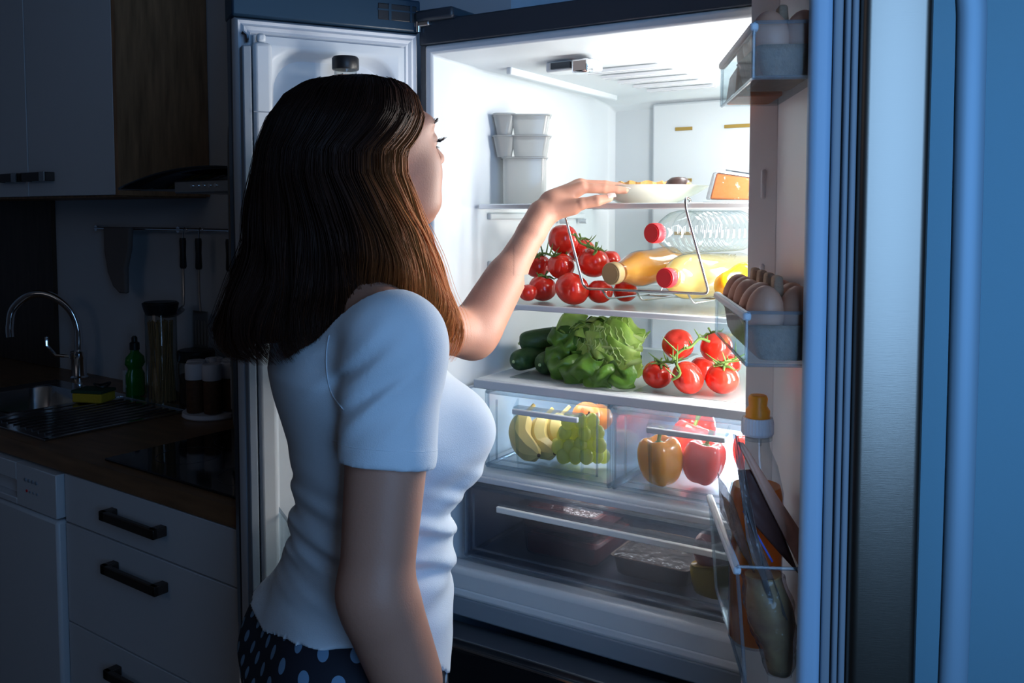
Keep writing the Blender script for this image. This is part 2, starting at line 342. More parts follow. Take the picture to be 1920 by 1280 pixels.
def struct(o): o['kind'] = 'structure'; return o
def stuff(o): o['kind'] = 'stuff'; return o
def dup(root, loc, rot=None, scale=None, label=None, group=None):
    r = root.copy(); COL.objects.link(r); r.location = Vector(loc)
    if rot is not None: r.rotation_euler = rot
    if scale is not None: r.scale = (scale,)*3 if np.isscalar(scale) else scale
    if label: r['label'] = label
    if group: r['group'] = group
    for ch in list(root.children):
        c = ch.copy(); COL.objects.link(c); c.parent = r
        for g in list(ch.children): d = g.copy(); COL.objects.link(d); d.parent = c
    return r
def ca(p): return np.array(tuple(p), float)
def spline(pts, n):
    P = np.array([tuple(p) for p in pts], float); k = len(P); out = []
    for t in np.linspace(0, k-1, n):
        i = min(int(t), k-2); u = t-i
        p0 = P[max(i-1, 0)]; p1 = P[i]; p2 = P[i+1]; p3 = P[min(i+2, k-1)]
        out.append(.5*((2*p1)+(-p0+p2)*u+(2*p0-5*p1+4*p2-p3)*u*u+(-p0+3*p1-3*p2+p3)*u**3))
    return np.array(out)
def frame(o, ux, uy):
    """local (a,b,z) -> world, for door- and kitchen-aligned boxes"""
    o = np.array(tuple(o), float); ux = np.array([ux[0], ux[1], 0.]); uy = np.array([uy[0], uy[1], 0.])
    def fr(V): V = np.asarray(V, float).reshape(-1, 3); return o + V[:, :1]*ux + V[:, 1:2]*uy + V[:, 2:3]*np.array([0, 0, 1.])
    return fr
class FB(MB):
    """builder whose every addition goes through a frame"""
    def __init__(s, fr): super().__init__(); s.fr = fr
    def add(s, V, F): return super().add(s.fr(V), F)
# ================================================================== SETTING
TK = math.radians(36)
UX = RR*math.cos(TK) - FF*math.sin(TK); UY = RR*math.sin(TK) + FF*math.cos(TK)
KO = CAM - RR*.509 + FF*1.734; KO.z = 0
K = frame(KO, UX, UY)
def kpt(a, b, z): return tuple(K([(a, b, z)])[0])
struct(mk('floor', MB().box((-3.6, -4.2, -.05), (3.6, 1.3, 0)), 'floor'))
struct(mk('ceiling', MB().box((-3.6, -4.2, 2.6), (3.6, 1.3, 2.65)), 'ceiling'))
struct(mk('wall_back', FB(K).box((-3.0, .6, 0), (.19, .68, 2.6)), 'wall'))
struct(mk('wall_left', FB(K).box((-3.06, -3.4, 0), (-3.0, .6, 2.6)), 'wall'))
struct(mk('wall_recess', MB().box((-.12, .40, 0), (-.05, .90, 2.6)), 'wall'))
struct(mk('wall_right', MB().box((-.05, .90, 0), (3.4, .98, 2.6)), 'wall_blue'))
struct(mk('trim_1', FB(K).box((-3.0, .582, .872), (-1.905, .599, 1.50)), 'wood_dark'))

# ================================================================== KITCHEN UNITS
wt = FB(K)
HX0, HX1, HY0, HY1 = -1.60, -1.235, .10, .40      # sink cut-out
wt.box((-2.7, -.02, .828), (HX0, .598, .87)); wt.box((HX1, -.02, .828), (-.028, .598, .87))
wt.box((HX0, -.02, .828), (HX1, HY0, .87)); wt.box((HX0, HY1, .828), (HX1, .598, .87))
tag(mk('worktop', wt, 'worktop', loc=kpt(-1.3, .3, .828)), 'oak-look kitchen worktop running along the back wall with rounded front edge', 'worktop')
# drawer unit
def pull(name, fr, a0, a1, z, parent, mt='bronze', h=.022, d=.032):
    m = FB(fr)
    m.box((a0, -.02-d, z-h/2), (a1, -.02-d+.012, z+h/2)); m.box((a0, -.02-d, z-h/2), (a0+.022, -.018, z+h/2)); m.box((a1-.022, -.02-d, z-h/2), (a1, -.018, z+h/2))
    return mk(name, m, mt, parent, bev=.0025)
du = thing('drawer_unit', 'white three-drawer base cabinet with dark bar handles under the black hob', 'cabinet', kpt(-.35, .28, 0))
mk('body', FB(K).box((-.694, .004, .1), (-.03, .58, .826)), 'cab_white', du)
mk('plinth', FB(K).box((-.694, .05, 0), (-.03, .07, .1)), 'black', du)
for z0, z1, zh in ((.707, .824, .772), (.461, .703, .649), (.104, .457, .405)):
    dr = mk('drawer', FB(K).box((-.691, -.018, z0), (-.031, .002, z1)), 'cab_white', du, bev=.0015)
    pull('handle', K, -.482, -.268, zh, dr)
# dishwasher
dw = thing('dishwasher', 'white freestanding dishwasher with recessed grip left of the drawers', 'dishwasher', kpt(-1.0, .28, 0))
mk('body', FB(K).box((-1.225, .0, .05), (-.70, .57, .822)), 'cab_white', dw, bev=.006)
mk('door', FB(K).box((-1.222, -.034, .09), (-.703, -.002, .706)), 'cab_white', dw, bev=.008)
cp = FB(K)
cp.box((-1.222, -.034, .712), (-1.13, -.002, .820)); cp.box((-.90, -.034, .712), (-.703, -.002, .820)); cp.box((-1.13, -.034, .775), (-.90, -.002, .82)); cp.box((-1.13, -.034, .712), (-.90, -.002, .728)); cp.box((-1.13, -.010, .728), (-.90, -.002, .775))
cpo = mk('control_panel', cp, 'cab_white', dw, bev=.002)
for i in range(4): mk('button', MB().cyl(kpt(-.85+.018*i, -.037, .785), kpt(-.85+.018*i, -.03, .785), .0045, n=10), 'gasket', cpo)
mk('indicator', MB().cyl(kpt(-.845, -.036, .757), kpt(-.845, -.03, .757), .0035, n=10), 'cap_red', cpo)
for i in range(3): mk('button', MB().cyl(kpt(-.83+.018*i, -.036, .757), kpt(-.83+.018*i, -.03, .757), .003, n=10), 'gasket', cpo)
# sink base
sb = thing('sink_cabinet', 'white base cabinet below the steel sink at the left end', 'cabinet', kpt(-1.9, .28, 0))
mk('body', FB(K).box((-2.6, .004, .1), (-1.31, .58, .70)), 'cab_white', sb); 
for a in (-2.6, -1.957): mk('door', FB(K).box((a+.003, -.018, .104), (a+.640, .002, .824)), 'cab_white', sb, bev=.0015)
# hob
hob = thing('hob', 'flat black glass ceramic hob set into the worktop', 'hob', kpt(-.29, .22, .871))
mk('glass_plate', FB(K).box((-.56, .01, .8705), (-.035, .43, .8765)), 'black_glass', hob, bev=.002)
for a, b, r in ((-.42, .14, .075), (-.42, .32, .09), (-.16, .14, .09), (-.16, .32, .075)):
    m = MB(); c = ca(kpt(a, b, .8768)); an = np.arange(32)*2*PI/32
    m.grid([[c+T3(math.cos(t)*q, math.sin(t)*q, 0) for t in an] for q in (r-.002, r)], closev=True)
    mk('cooking_ring', m, 'steel_dark', hob)
# sink
sk = thing('sink', 'stainless steel inset sink with a ribbed draining board', 'sink', kpt(-1.3, .24, .872))
m = FB(K)
BX0, BX1, BY0, BY1 = HX0+.006, HX1-.006, HY0+.006, HY1-.006
zz = .873
m.box((-1.66, .015, .870), (BX0, .46, zz+.001)); m.box((BX1, .015, .870), (BX1+.03, .46, zz+.001)); m.box((BX0, .015, .870), (BX1, BY0, zz+.001)); m.box((BX0, BY1, .870), (BX1, .46, zz+.001))
m.box((BX1+.03, .015, .870), (-.85, .03, zz+.003)); m.box((BX1+.03, .43, .870), (-.85, .46, zz+.003)); m.box((-.865, .015, .870), (-.85, .46, zz+.003)); m.box((BX1+.03, .03, .870), (-.865, .43, zz-.001))
mk('rim', m, 'sink', sk, bev=.002)
def rrect(x0, x1, y0, y1, r, n=6):
    P = []
    for cx, cy, a0 in ((x1-r, y1-r, 0), (x0+r, y1-r, 90), (x0+r, y0+r, 180), (x1-r, y0+r, 270)):
        for i in range(n+1): t = math.radians(a0+90*i/n); P.append((cx+r*math.cos(t), cy+r*math.sin(t)))
    return P
bs = FB(K); G = [[(x, y, z) for x, y in rrect(BX0+e, BX1-e, BY0+e, BY1-e, .06)] for e, z in ((0, .874), (.004, .868), (.012, .78), (.03, .742), (.08, .736), (.13, .734))]
bs.grid(G, closev=True); bs.add(G[-1], [tuple(range(len(G[-1])))]); mk('basin', bs, 'sink', sk)
mk('drain', MB().cyl(kpt(-1.42, .25, .734), kpt(-1.42, .25, .738), .03), 'chrome', sk)
for i in range(9):
    a = -.885-.034*i; mk('drainer_rib', MB().tube([kpt(a, .05, .873), kpt(a, .41, .8745)], .0035, 6), 'sink', sk)
# tap
tp = thing('kitchen_tap', 'chrome swan-neck mixer tap behind the sink', 'tap', kpt(-1.66, .52, .87))
mk('base', MB().lathe([(.03, 0), (.03, .008), (.024, .014), (.024, .07), (.027, .075), (.027, .10), (.014, .104)], kpt(-1.66, .52, .87)), 'chrome', tp)
P = [(-1.66, .52, .95), (-1.66, .52, 1.03), (-1.665, .515, 1.10), (-1.70, .485, 1.155), (-1.755, .44, 1.165), (-1.81, .40, 1.14), (-1.84, .375, 1.085), (-1.845, .37, 1.02)]
P = [(-1.62, .52, .95), (-1.62, .52, 1.05), (-1.64, .50, 1.12), (-1.69, .46, 1.165), (-1.745, .42, 1.165), (-1.79, .385, 1.12), (-1.80, .375, 1.06), (-1.80, .375, 1.02)]
mk('spout', MB().tube([kpt(*p) for p in spline(P, 40)], .013, 14), 'chrome', tp)
mk('lever', MB().tube([kpt(-1.645, .50, .95), kpt(-1.68, .47, .955), kpt(-1.70, .45, .99), kpt(-1.70, .45, 1.02)], .006, 8), 'chrome', tp)
for o in tp.children:
    if o.name.startswith('base'): o.location = Vector(kpt(.04, 0, 0)) - Vector(kpt(0, 0, 0))
# sponge + scourer
spg = thing('sponge', 'yellow and green scouring sponge beside the tap', 'sponge', kpt(-1.20, .36, .875))
sf = frame(kpt(-1.20, .34, .876), (math.cos(.35), math.sin(.35)), (-math.sin(.35), math.cos(.35)))
mk('foam', FB(sf).box((-.05, -.035, 0), (.05, .035, .028)), 'sponge', spg, bev=.004)
mk('scouring_pad', FB(sf).box((-.052, -.036, .0285), (.052, .036, .038)), 'scour', spg, bev=.002)
mk('loop_handle', MB().tube([tuple(sf([(.03+.022*math.cos(t), 0+.022*math.sin(t), .052+.004*math.sin(2*t))])[0]) for t in np.linspace(0, 2*PI, 24)], .0035, 6), 'black', spg)
# soap
sp_ = thing('dish_soap_bottle', 'green washing-up liquid bottle with dark cap by the wall', 'bottle', kpt(-1.187, .45, .87))
mk('body', MB().lathe([(.026, 0), (.03, .006), (.029, .07), (.022, .085), (.022, .09), (.031, .105), (.028, .125), (.014, .14), (.013, .15)], kpt(-1.187, .47, .871), n=24, sc_=(1.1, .7)), 'green_soap', sp_)
mk('cap', MB().lathe([(.015, .148), (.015, .170), (.009, .174), (.009, .186), (.005, .192)], kpt(-1.187, .47, .871), n=18), 'black', sp_)
mk('label', FB(K).box((-1.215, .444, .885), (-1.200, .449, .955)), 'white_label', sp_)
# pasta jar
pj = thing('spaghetti_jar', 'tall glass jar of spaghetti with slanted black lid', 'jar', kpt(-1.04, .44, .87))
mk('glass', MB().lathe([(.044, 0), (.046, .004), (.046, .27), (.044, .275)], kpt(-1.04, .47, .871), n=28), 'glass_jar', pj)
mk('lid', MB().lathe([(.044, .270), (.050, .288), (.054, .305), (.046, .309)], kpt(-1.04, .47, .871), n=28), 'black', pj, bev=.002)
m = MB()
for i in range(60):
    r = .040*math.sqrt(random.random()); t = random.random()*6.28; r2 = .038*math.sqrt(random.random()); t2 = t+random.uniform(-.5, .5); c = ca(kpt(-1.04, .47, .874))
    m.tube([c+T3(r*math.cos(t), r*math.sin(t), 0), c+T3(r2*math.cos(t2), r2*math.sin(t2), .24+random.random()*.01)], .0022, 4)
stuff(mk('spaghetti', m, 'pasta', pj))
# dark jar
cj = thing('coffee_jar', 'dark jar with a wide black lid behind the spice rack', 'jar', kpt(-.94, .5, .87))
mk('glass', MB().lathe([(.05, 0), (.052, .004), (.052, .125), (.046, .135)], kpt(-.93, .515, .871), n=28), 'glass_jar', cj)
mk('beans', MB().lathe([(.048, .003), (.049, .09), (.03, .095)], kpt(-.93, .515, .871), n=24), 'coffee', cj)
mk('lid', MB().lathe([(.053, .132), (.055, .136), (.055, .162), (.05, .166)], kpt(-.93, .515, .871), n=28), 'black', cj)
# spice carousel
sr = thing('spice_carousel', 'white-topped carousel of brown spice jars beside the hob', 'spice rack', kpt(-.72, .44, .87))
c0 = ca(kpt(-.762, .455, .871))
mk('base', MB().lathe([(.085, 0), (.088, .004), (.086, .014), (.03, .018)], c0, n=32), 'cap_white', sr)
mk('post', MB().cyl(c0+T3(0, 0, .015), c0+T3(0, 0, .165), .01), 'cap_white', sr)
for i in range(6):
    t = i*PI/3+.3; c = c0+T3(.055*math.cos(t), .055*math.sin(t), .017)
    j = mk('spice_jar', MB().lathe([(.023, 0), (.0245, .003), (.0245, .088), (.02, .096)], c, n=20), 'spice', sr)
    mk('jar_lid', MB().lathe([(.026, .094), (.027, .098), (.027, .135), (.024, .139)], c, n=20), 'cap_white', j)
# dark bottle
db = thing('dark_glass_bottle', 'dark oil bottle with pale label at the end of the worktop', 'bottle', kpt(-.60, .46, .87))
c0 = ca(kpt(-.645, .475, .8725))
mk('glass', MB().lathe([(.036, 0), (.038, .005), (.038, .17), (.030, .20), (.015, .22), (.014, .255)], c0, n=28), 'dark_bottle', db)
mk('cap', MB().lathe([(.017, .25), (.017, .275), (.013, .279)], c0, n=18), 'black', db)
m = MB(); an = np.linspace(-2.3, -.9, 14)
m.grid([[c0+T3(.0388*math.cos(t+.1), .0388*math.sin(t+.1), z) for t in an] for z in (.03, .15)]); mk('label', m, 'white_label', db, thick=.0006)

# upper cabinet
uc = thing('wall_cabinet', 'white two-door wall cabinet with oak side beside the hood', 'cabinet', kpt(-1.48, .45, 1.5))
mk('body', FB(K).box((-2.48, .322, 1.505), (-.982, .598, 2.22)), 'cab_white', uc)
mk('side_panel', FB(K).box((-.981, .30, 1.50), (-.962, .598, 2.22)), 'wood', uc)
mk('bottom_panel', FB(K).box((-2.48, .32, 1.496), (-.982, .598, 1.5045)), 'wood', uc)
for i, a in enumerate((-2.478, -1.979, -1.479)):
    d = mk('door', FB(K).box((a+.002, .30, 1.502), (a+.496, .3205, 2.22)), 'cab_white', uc, bev=.0015)
    h0 = (a+.335 if i == 1 else a+.012)
    m = FB(K); m.box((h0, .268, 1.548), (h0+.15, .276, 1.575)); m.box((h0, .268, 1.548), (h0+.012, .301, 1.575)); m.box((h0+.138, .268, 1.548), (h0+.15, .301, 1.575))
    hd = mk('handle', m, 'bronze', d, bev=.002)
    mk('handle_tip', FB(K).box((h0+.122, .2655, 1.5475), (h0+.151, .2685, 1.5755)), 'plate_steel', hd)
# hood
hd = thing('cooker_hood', 'steel cooker hood with an arched glass canopy above the hob', 'hood', kpt(-.29, .4, 1.5))
mk('chimney', FB(K).box((-.42, .30, 1.545), (-.12, .598, 2.5)), 'hood_brown', hd, bev=.002)
m = FB(K); xs = np.linspace(-.625, .045, 25)
G = []
for b in (.10, .595):
    G.append([(x, b, 1.508+.043*(1-((x+.29)/.335)**2)) for x in xs])
m.grid(G); mk('glass_canopy', m, 'black_glass', hd, thick=.006)
mk('control_box', FB(K).box((-.44, .13, 1.495), (-.14, .59, 1.525)), 'plate_steel', hd, bev=.004)
for i in range(5): mk('button', MB().cyl(kpt(-.37+.022*i, .128, 1.512), kpt(-.37+.022*i, .132, 1.512), .0045, n=10), 'chrome', hd)
# rail
rl = thing('utensil_rail', 'thin steel utensil rail mounted on the kitchen wall', 'rail', kpt(-1.1, .56, 1.40))
mk('bar', MB().cyl(kpt(-1.56, .56, 1.398), kpt(-.55, .56, 1.398), .006, n=10), 'chrome', rl)
for a in (-1.55, -1.07, -.6): mk('bracket', MB().cyl(kpt(a, .599, 1.398), kpt(a, .555, 1.398), .010, n=12), 'chrome', rl)
# oven mitt
m = FB(K)
oc = [(-1.45, 1.404), (-1.448, 1.32), (-1.43, 1.25), (-1.40, 1.205), (-1.365, 1.185), (-1.325, 1.185), (-1.325, 1.27), (-1.30, 1.33), (-1.29, 1.404)]
m.prism([(a, z) for a, z in oc], 0, .018, fr=lambda V: np.stack([V[:, 0], .542-V[:, 2]*1, V[:, 1]], 1))
tag(mk('oven_mitt', m, 'mitt', bev=.007, segs=3), 'grey cloth oven mitt hanging over the utensil rail', 'oven mitt')
def hook(a, name, lab, cat, build):
    t = thing(name, lab, cat, kpt(a, .545, 1.40), 'utensils on the rail')
    mk('hook', MB().tube([kpt(a, .56+.010*math.cos(x), 1.398+.010*math.sin(x)) for x in np.linspace(-.6, PI, 10)] + [kpt(a, .548, 1.385), kpt(a, .548, 1.372)], .0018, 5), 'chrome', t)
    mk('grip', MB().lathe([(.008, 0), (.0105, .006), (.009, .05), (.0105, .085), (.009, .095)], kpt(a, .545, 1.278), n=14), 'dark_handle', t)
    build(t, a); return t
def b_turner(t, a):
    mk('shaft', MB().tube([kpt(a, .545, 1.28), kpt(a, .545, 1.20), kpt(a+.004, .545, 1.15)], .0035, 6), 'plate_steel', t)
    m = FB(K)
    for i in range(5): m.box((a-.036+.0155*i, .546, 1.045), (a-.036+.0155*i+.0095, .549, 1.12))
    m.box((a-.036, .546, 1.12), (a+.036, .549, 1.15)); m.box((a-.036, .546, 1.035), (a+.036, .549, 1.046)); mk('blade', m, 'plate_steel', t)
def b_ladle(t, a):
    mk('shaft', MB().tube([kpt(a, .545, 1.28), kpt(a, .545, 1.20), kpt(a+.012, .535, 1.165), kpt(a+.006, .52, 1.15)], .0035, 6), 'plate_steel', t)
    mk('bowl', MB().lathe([(.010, -.012), (.034, -.004), (.044, .004), (.046, .005)], kpt(a-.01, .50, 1.142), d=(.1, -.2, 1), n=20), 'plate_steel', t)
def b_spoon(t, a):
    mk('shaft', MB().tube([kpt(a, .545, 1.28), kpt(a, .545, 1.08)], .0035, 6), 'plate_steel', t)
    mk('bowl', MB().ell(kpt(a, .545, 1.05), (.028, .006, .038)), 'plate_steel', t)
hook(-1.03, 'ladle', 'steel ladle with black grip, first hanging beside the mitt', 'ladle', b_ladle)
hook(-.95, 'slotted_turner', 'slotted steel turner with black grip hanging between ladle and spoon', 'turner', b_turner)
hook(-.80, 'serving_spoon', 'steel serving spoon with black grip nearest the refrigerator', 'spoon', b_spoon)

# ================================================================== REFRIGERATOR BODY
fg = thing('refrigerator', 'tall blue-lit steel french door refrigerator standing open and brightly lit inside', 'refrigerator', (.39, .35, 0))
XR = .79; ZT = 1.822
sh = MB()
sh.box((0, 0, .06), (.03, .80, ZT)); sh.box((XR-.03, 0, .06), (XR, .80, ZT)); sh.box((.03, .77, .06), (XR-.03, .80, ZT)); sh.box((.03, .0, 1.80), (XR-.03, .77, ZT)); sh.box((.03, 0, .06), (XR-.03, .77, .10))
mk('cabinet', sh, 'fridge_side', fg, bev=.003)
mk('top_trim', MB().box((.0, -.035, 1.775), (XR, .0, ZT)), 'fridge_black', fg, bev=.003)
mk('hinge_cover', MB().box((.0, -.05, ZT-.004), (.09, .06, ZT+.018)), 'fridge_black', fg, bev=.006)
mk('hinge_arm', MB().box((-.045, -.045, ZT-.012), (.03, -.02, ZT-.002)), 'plate_steel', fg, bev=.003)
mk('side_trim', MB().box((.0, -.03, .70), (.012, -.0, 1.775)), 'fridge_black', fg)
# liner (inner shell with stepped rim)
ln = MB()
def ring(x0, x1, z0, z1, y): return [(x0, y, z0), (x1, y, z0), (x1, y, z1), (x0, y, z1)]
G = [ring(.012, XR-.012, .692, 1.775, -.028), ring(.014, XR-.014, .696, 1.772, -.034), ring(.028, XR-.028, .712, 1.758, -.030), ring(.036, XR-.036, .722, 1.752, .0),
     ring(.046, XR-.046, .735, 1.748, .03), ring(.050, XR-.050, .740, 1.746, .075), ring(.056, XR-.056, .740, 1.742, .085), ring(.058, XR-.058, .742, 1.740, .60), ring(.075, XR-.075, .76, 1.725, .66), ring(.09, XR-.09, .78, 1.71, .67)]
ln.grid(G, closev=True); ln.add(G[-1], [(0, 1, 2, 3)])
mk('liner', ln, 'liner', fg, bev=.004, smooth=50)
# ceiling lip, vents, lamp housing
mk('ceiling_rail', MB().box((.115, .10, 1.728), (.128, .60, 1.744)), 'liner', fg, bev=.003)
mk('ceiling_rail', MB().box((.60, .10, 1.728), (.613, .60, 1.744)), 'liner', fg, bev=.003)
for i in range(5):
    y = .20+.08*i
    mk('vent_slot', MB().box((.24, y, 1.733), (.40, y+.010, 1.7385)).box((.24, y+.018, 1.733), (.40, y+.022, 1.7385)), 'liner_door', fg)
lh = MB(); lh.box((.215, .085, 1.722), (.315, .135, 1.742)); mk('switch_housing', lh, 'liner', fg, bev=.004)
mk('switch_lever', MB().box((.285, .06, 1.712), (.32, .085, 1.738)), 'chrome', fg, bev=.004)
mk('switch_recess', MB().box((.23, .079, 1.726), (.272, .0848, 1.738)), 'steel_dark', fg)
# air duct panel on the back wall
duct = mk('air_duct', MB().box((.20, .648, .98), (.60, .668, 1.72)), 'liner', fg, bev=.006)
for z in (1.655, 1.53, 1.40, 1.22):
    mk('duct_slot', MB().box((.262, .6455, z-.004), (.305, .6485, z+.004)), 'brass', duct)
    if z != 1.40: mk('duct_slot', MB().box((.385, .6455, z-.004), (.47, .6485, z+.004)), 'brass', duct)
# side shelf supports
for z in (1.452, 1.252, 1.352):
    for x0, x1 in ((.056, .066), (XR-.066, XR-.056)):
        mk('shelf_support', MB().box((x0, .12, z-.016), (x1, .55, z-.002)), 'liner', fg, bev=.003)
for y in (.42, .52): mk('shelf_hook', MB().cyl((.066, y, 1.43), (.085, y, 1.43), .006, n=10), 'gasket_light', fg)
# shelves
def shelf(z, y0, x0=.062, x1=XR-.062, frost=False, y1=.60):
    s = mk('shelf', MB().box((x0+.002, y0+.006, z-.006), (x1-.002, y1, z)), 'glass_frost' if frost else 'glass', fg)
    mk('shelf_trim', MB().box((x0, y0-.006, z-.009), (x1, y0+.006, z+.002)), 'gasket_light' if frost else 'shelf_metal', s, bev=.002)
    mk('back_trim', MB().box((x0, y1, z-.008), (x1, y1+.01, z+.010)), 'liner', s)
    return s
shelf(1.4665, .085); shelf(1.265, .085, frost=True)
# cover above the crispers
cvr = mk('crisper_cover', MB().box((.085, .035, 1.104), (.70, .60, 1.119)), 'liner', fg, bev=.003)
mk('cover_window', MB().box((.14, .075, 1.1192), (.36, .56, 1.1205)).box((.41, .075, 1.1192), (.64, .56, 1.1205)), 'glass_frost', cvr)
mk('cover_trim', MB().box((.083, .028, 1.100), (.702, .036, 1.118)), 'gasket_light', cvr, bev=.002)
mk('ledge', MB().box((.075, .0, .925), (.715, .60, .942)), 'liner', fg, bev=.006)
mk('ledge_trim', MB().box((.073, -.006, .922), (.717, .004, .934)), 'gasket_light', fg, bev=.002)
mk('ledge_side', MB().box((.060, .03, .76), (.074, .60, 1.10)), 'liner', fg, bev=.003)
mk('ledge_side', MB().box((.716, .03, .76), (.730, .60, 1.10)), 'liner', fg, bev=.003)
mk('crisper_divider', MB().box((.3845, .05, .942), (.3915, .60, 1.10)), 'frost', fg)
mk('liner_sill', MB().box((.036, -.03, .700), (XR-.036, .02, .752)), 'liner', fg, bev=.012, segs=3)
mk('lower_trim', MB().box((.01, -.032, .655), (XR-.01, .0, .694)), 'gasket', fg, bev=.004)
hk = mk('lower_hinge', MB().cyl((.055, -.06, .690), (.055, -.03, .690), .016), 'black', fg)
mk('hinge_pin', MB().ell((.055, -.062, .690), .008), 'chrome', hk)
fd = mk('freezer_door', MB().box((.005, -.10, .09), (XR-.005, -.035, .632)), 'black_glass', fg, bev=.008)
mk('door_top_trim', MB().box((.005, -.098, .632), (XR-.005, -.035, .648)), 'steel_dark', fd, bev=.003)
mk('door_edge', MB().box((.008, -.1025, .631), (XR-.008, -.0985, .6345)), 'chrome', fd)
for x in (.08, .71): mk('foot', MB().cyl((x, .1, 0), (x, .1, .062), .022), 'black', fg)
for x in (.08, .71): mk('foot', MB().cyl((x, .7, 0), (x, .7, .062), .022), 'black', fg)

# ---- drawers
def drawer_box(name, x0, x1, y0, y1, z0, z1, mt, flare=.0, lab=None):
    """open-top tub with thin walls, bright rim, front facet and a handle bar"""
    t = .0035; m = MB()
    m.box((x0, y0, z0), (x1, y1, z0+t)); m.box((x0, y0, z0), (x0+t, y1, z1)); m.box((x1-t, y0, z0), (x1, y1, z1)); m.box((x0, y1-t, z0), (x1, y1, z1)); m.box((x0, y0, z0), (x1, y0+t, z1))
    o = mk(name, m, mt, fg)
    e = MB(); r = .0045
    for a, b in (((x0, y0, z1), (x1, y0, z1)), ((x0, y0, z0), (x1, y0, z0)), ((x0, y0, z0), (x0, y0, z1)), ((x1, y0, z0), (x1, y0, z1)), ((x0, y0, z1), (x0, y1, z1)), ((x1, y0, z1), (x1, y1, z1)), ((x0, y0, z0), (x0, y1, z0)), ((x1, y0, z0), (x1, y1, z0))):
        e.cyl(a, b, r, n=8)
    mk('rim', e, 'clear_edge', o)
    return o
for x0, x1 in ((.115, .383), (.393, .662)):
    d = drawer_box('crisper_drawer', x0, x1, .03, .56, .948, 1.096, 'frost')
    wd = x1-x0; hx0, hx1 = x0+wd*.27, x0+wd*.80
    g = MB(); g.box((x0+.022, .0268, .962), (x0+.025, .030, 1.082)); g.box((x0+.022, .0268, .962), (x1-.022, .030, .965)); g.box((x1-.025, .0268, .962), (x1-.022, .030, 1.082))
    mk('front_groove', g, 'clear_edge', d)
    h = MB()
    for x in (hx0, hx1): h.add([(x-.0015, .030, .95), (x-.0015, .012, 1.075), (x-.0015, .030, 1.09), (x+.0015, .030, .95), (x+.0015, .012, 1.075), (x+.0015, .030, 1.09)], [(0, 1, 2), (3, 5, 4), (0, 3, 4, 1), (1, 4, 5, 2)])
    h.add([(hx0, .0285, .95), (hx1, .0285, .95), (hx1, .012, 1.072), (hx0, .012, 1.072)], [(0, 1, 2, 3)])
    mk('handle_plate', h, 'clear', d)
    mk('handle_bar', MB().box((hx0, .006, 1.063), (hx1, .013, 1.0735)), 'gasket_light', d, bev=.002)
    mk('top_lip', MB().box((hx0, .012, 1.0735), (hx1, .03, 1.077)), 'clear_edge', d)
d = drawer_box('deli_drawer', .080, .705, .006, .56, .765, .912, 'smoke')
g = MB(); g.box((.098, .0015, .782), (.101, .0055, .895)); g.box((.098, .0015, .782), (.69, .0055, .785)); mk('front_groove', g, 'clear_edge', d)
mk('handle_plate', MB().add([(.17, .004, .78), (.66, .004, .78), (.66, -.016, .886), (.17, -.016, .886)], [(0, 1, 2, 3)]), 'clear', d)
mk('handle_bar', MB().box((.168, -.021, .874), (.662, -.013, .886)), 'paper', d, bev=.002)
mk('top_lip', MB().box((.168, -.013, .886), (.662, .006, .890)), 'clear_edge', d)
mk('rear_lip', MB().box((.085, .0, .905), (.70, .03, .912)), 'clear_edge', d)

# ================================================================== RIGHT DOOR (open, seen at its free edge)
AL = math.radians(26); dn = (math.cos(AL), math.sin(AL)); dh = (-math.sin(AL), math.cos(AL))   # outward normal; direction from the free end to the hinge
DR = frame((.957, -.348, 0), dh, dn)      # local: a along the door from the free end, b outward (0 = outer face, negative = inside), z
LD = .352
rd = thing('right_fridge_door', 'open right refrigerator door with brushed steel edge and tall bar handle', 'refrigerator door', tuple(DR([(.2, -.05, .66)])[0]))
Z0, Z1 = .665, 1.80
P = rrect(0, LD, -.080, 0, .012, 5); mk('steel_shell', FB(DR).prism(P, Z0, Z1), 'steel', rd, smooth=60)
m = FB(DR)
for b0, b1, e in ((-.088, -.081, .004), (-.096, -.090, .002), (-.108, -.098, .004)): m.prism(rrect(e, LD-e, b0, b1, .002, 2), Z0+.005, Z1-.005)
mk('gasket', m, 'gasket', rd, smooth=60)
mk('gasket_core', FB(DR).box((.008, -.110, Z0+.01), (LD-.008, -.080, Z1-.01)), 'dark_gap', rd)
mk('inner_rim', FB(DR).prism(rrect(.0, .021, -.134, -.109, .009, 6), Z0+.008, Z1-.008), 'rim_blue', rd, smooth=60)
ir = FB(DR); ir.prism([(LD-.055, -.110), (LD-.055, -.113), (LD-.012, -.146), (LD-.002, -.142), (LD-.002, -.110)], Z0+.008, Z1-.008); ir.box((.021, -.134, Z0+.008), (LD-.030, -.109, .70)); ir.box((.021, -.134, 1.765), (LD-.030, -.109, Z1-.008))
mk('hinge_rim', ir, 'liner_door', rd, bev=.004, segs=3)
IN = -.1345
dk = FB(DR); dk.box((.021, -.1125, .70), (LD-.050, -.1095, 1.765)); inner = mk('inner_panel', dk, 'liner_door', rd)
for z in (1.47, 1.33, 1.10, .95): mk('basket_clip', FB(DR).box((LD-.040, -.1315, z), (LD-.028, -.124, z+.045)), 'liner_door', inner, bev=.004)
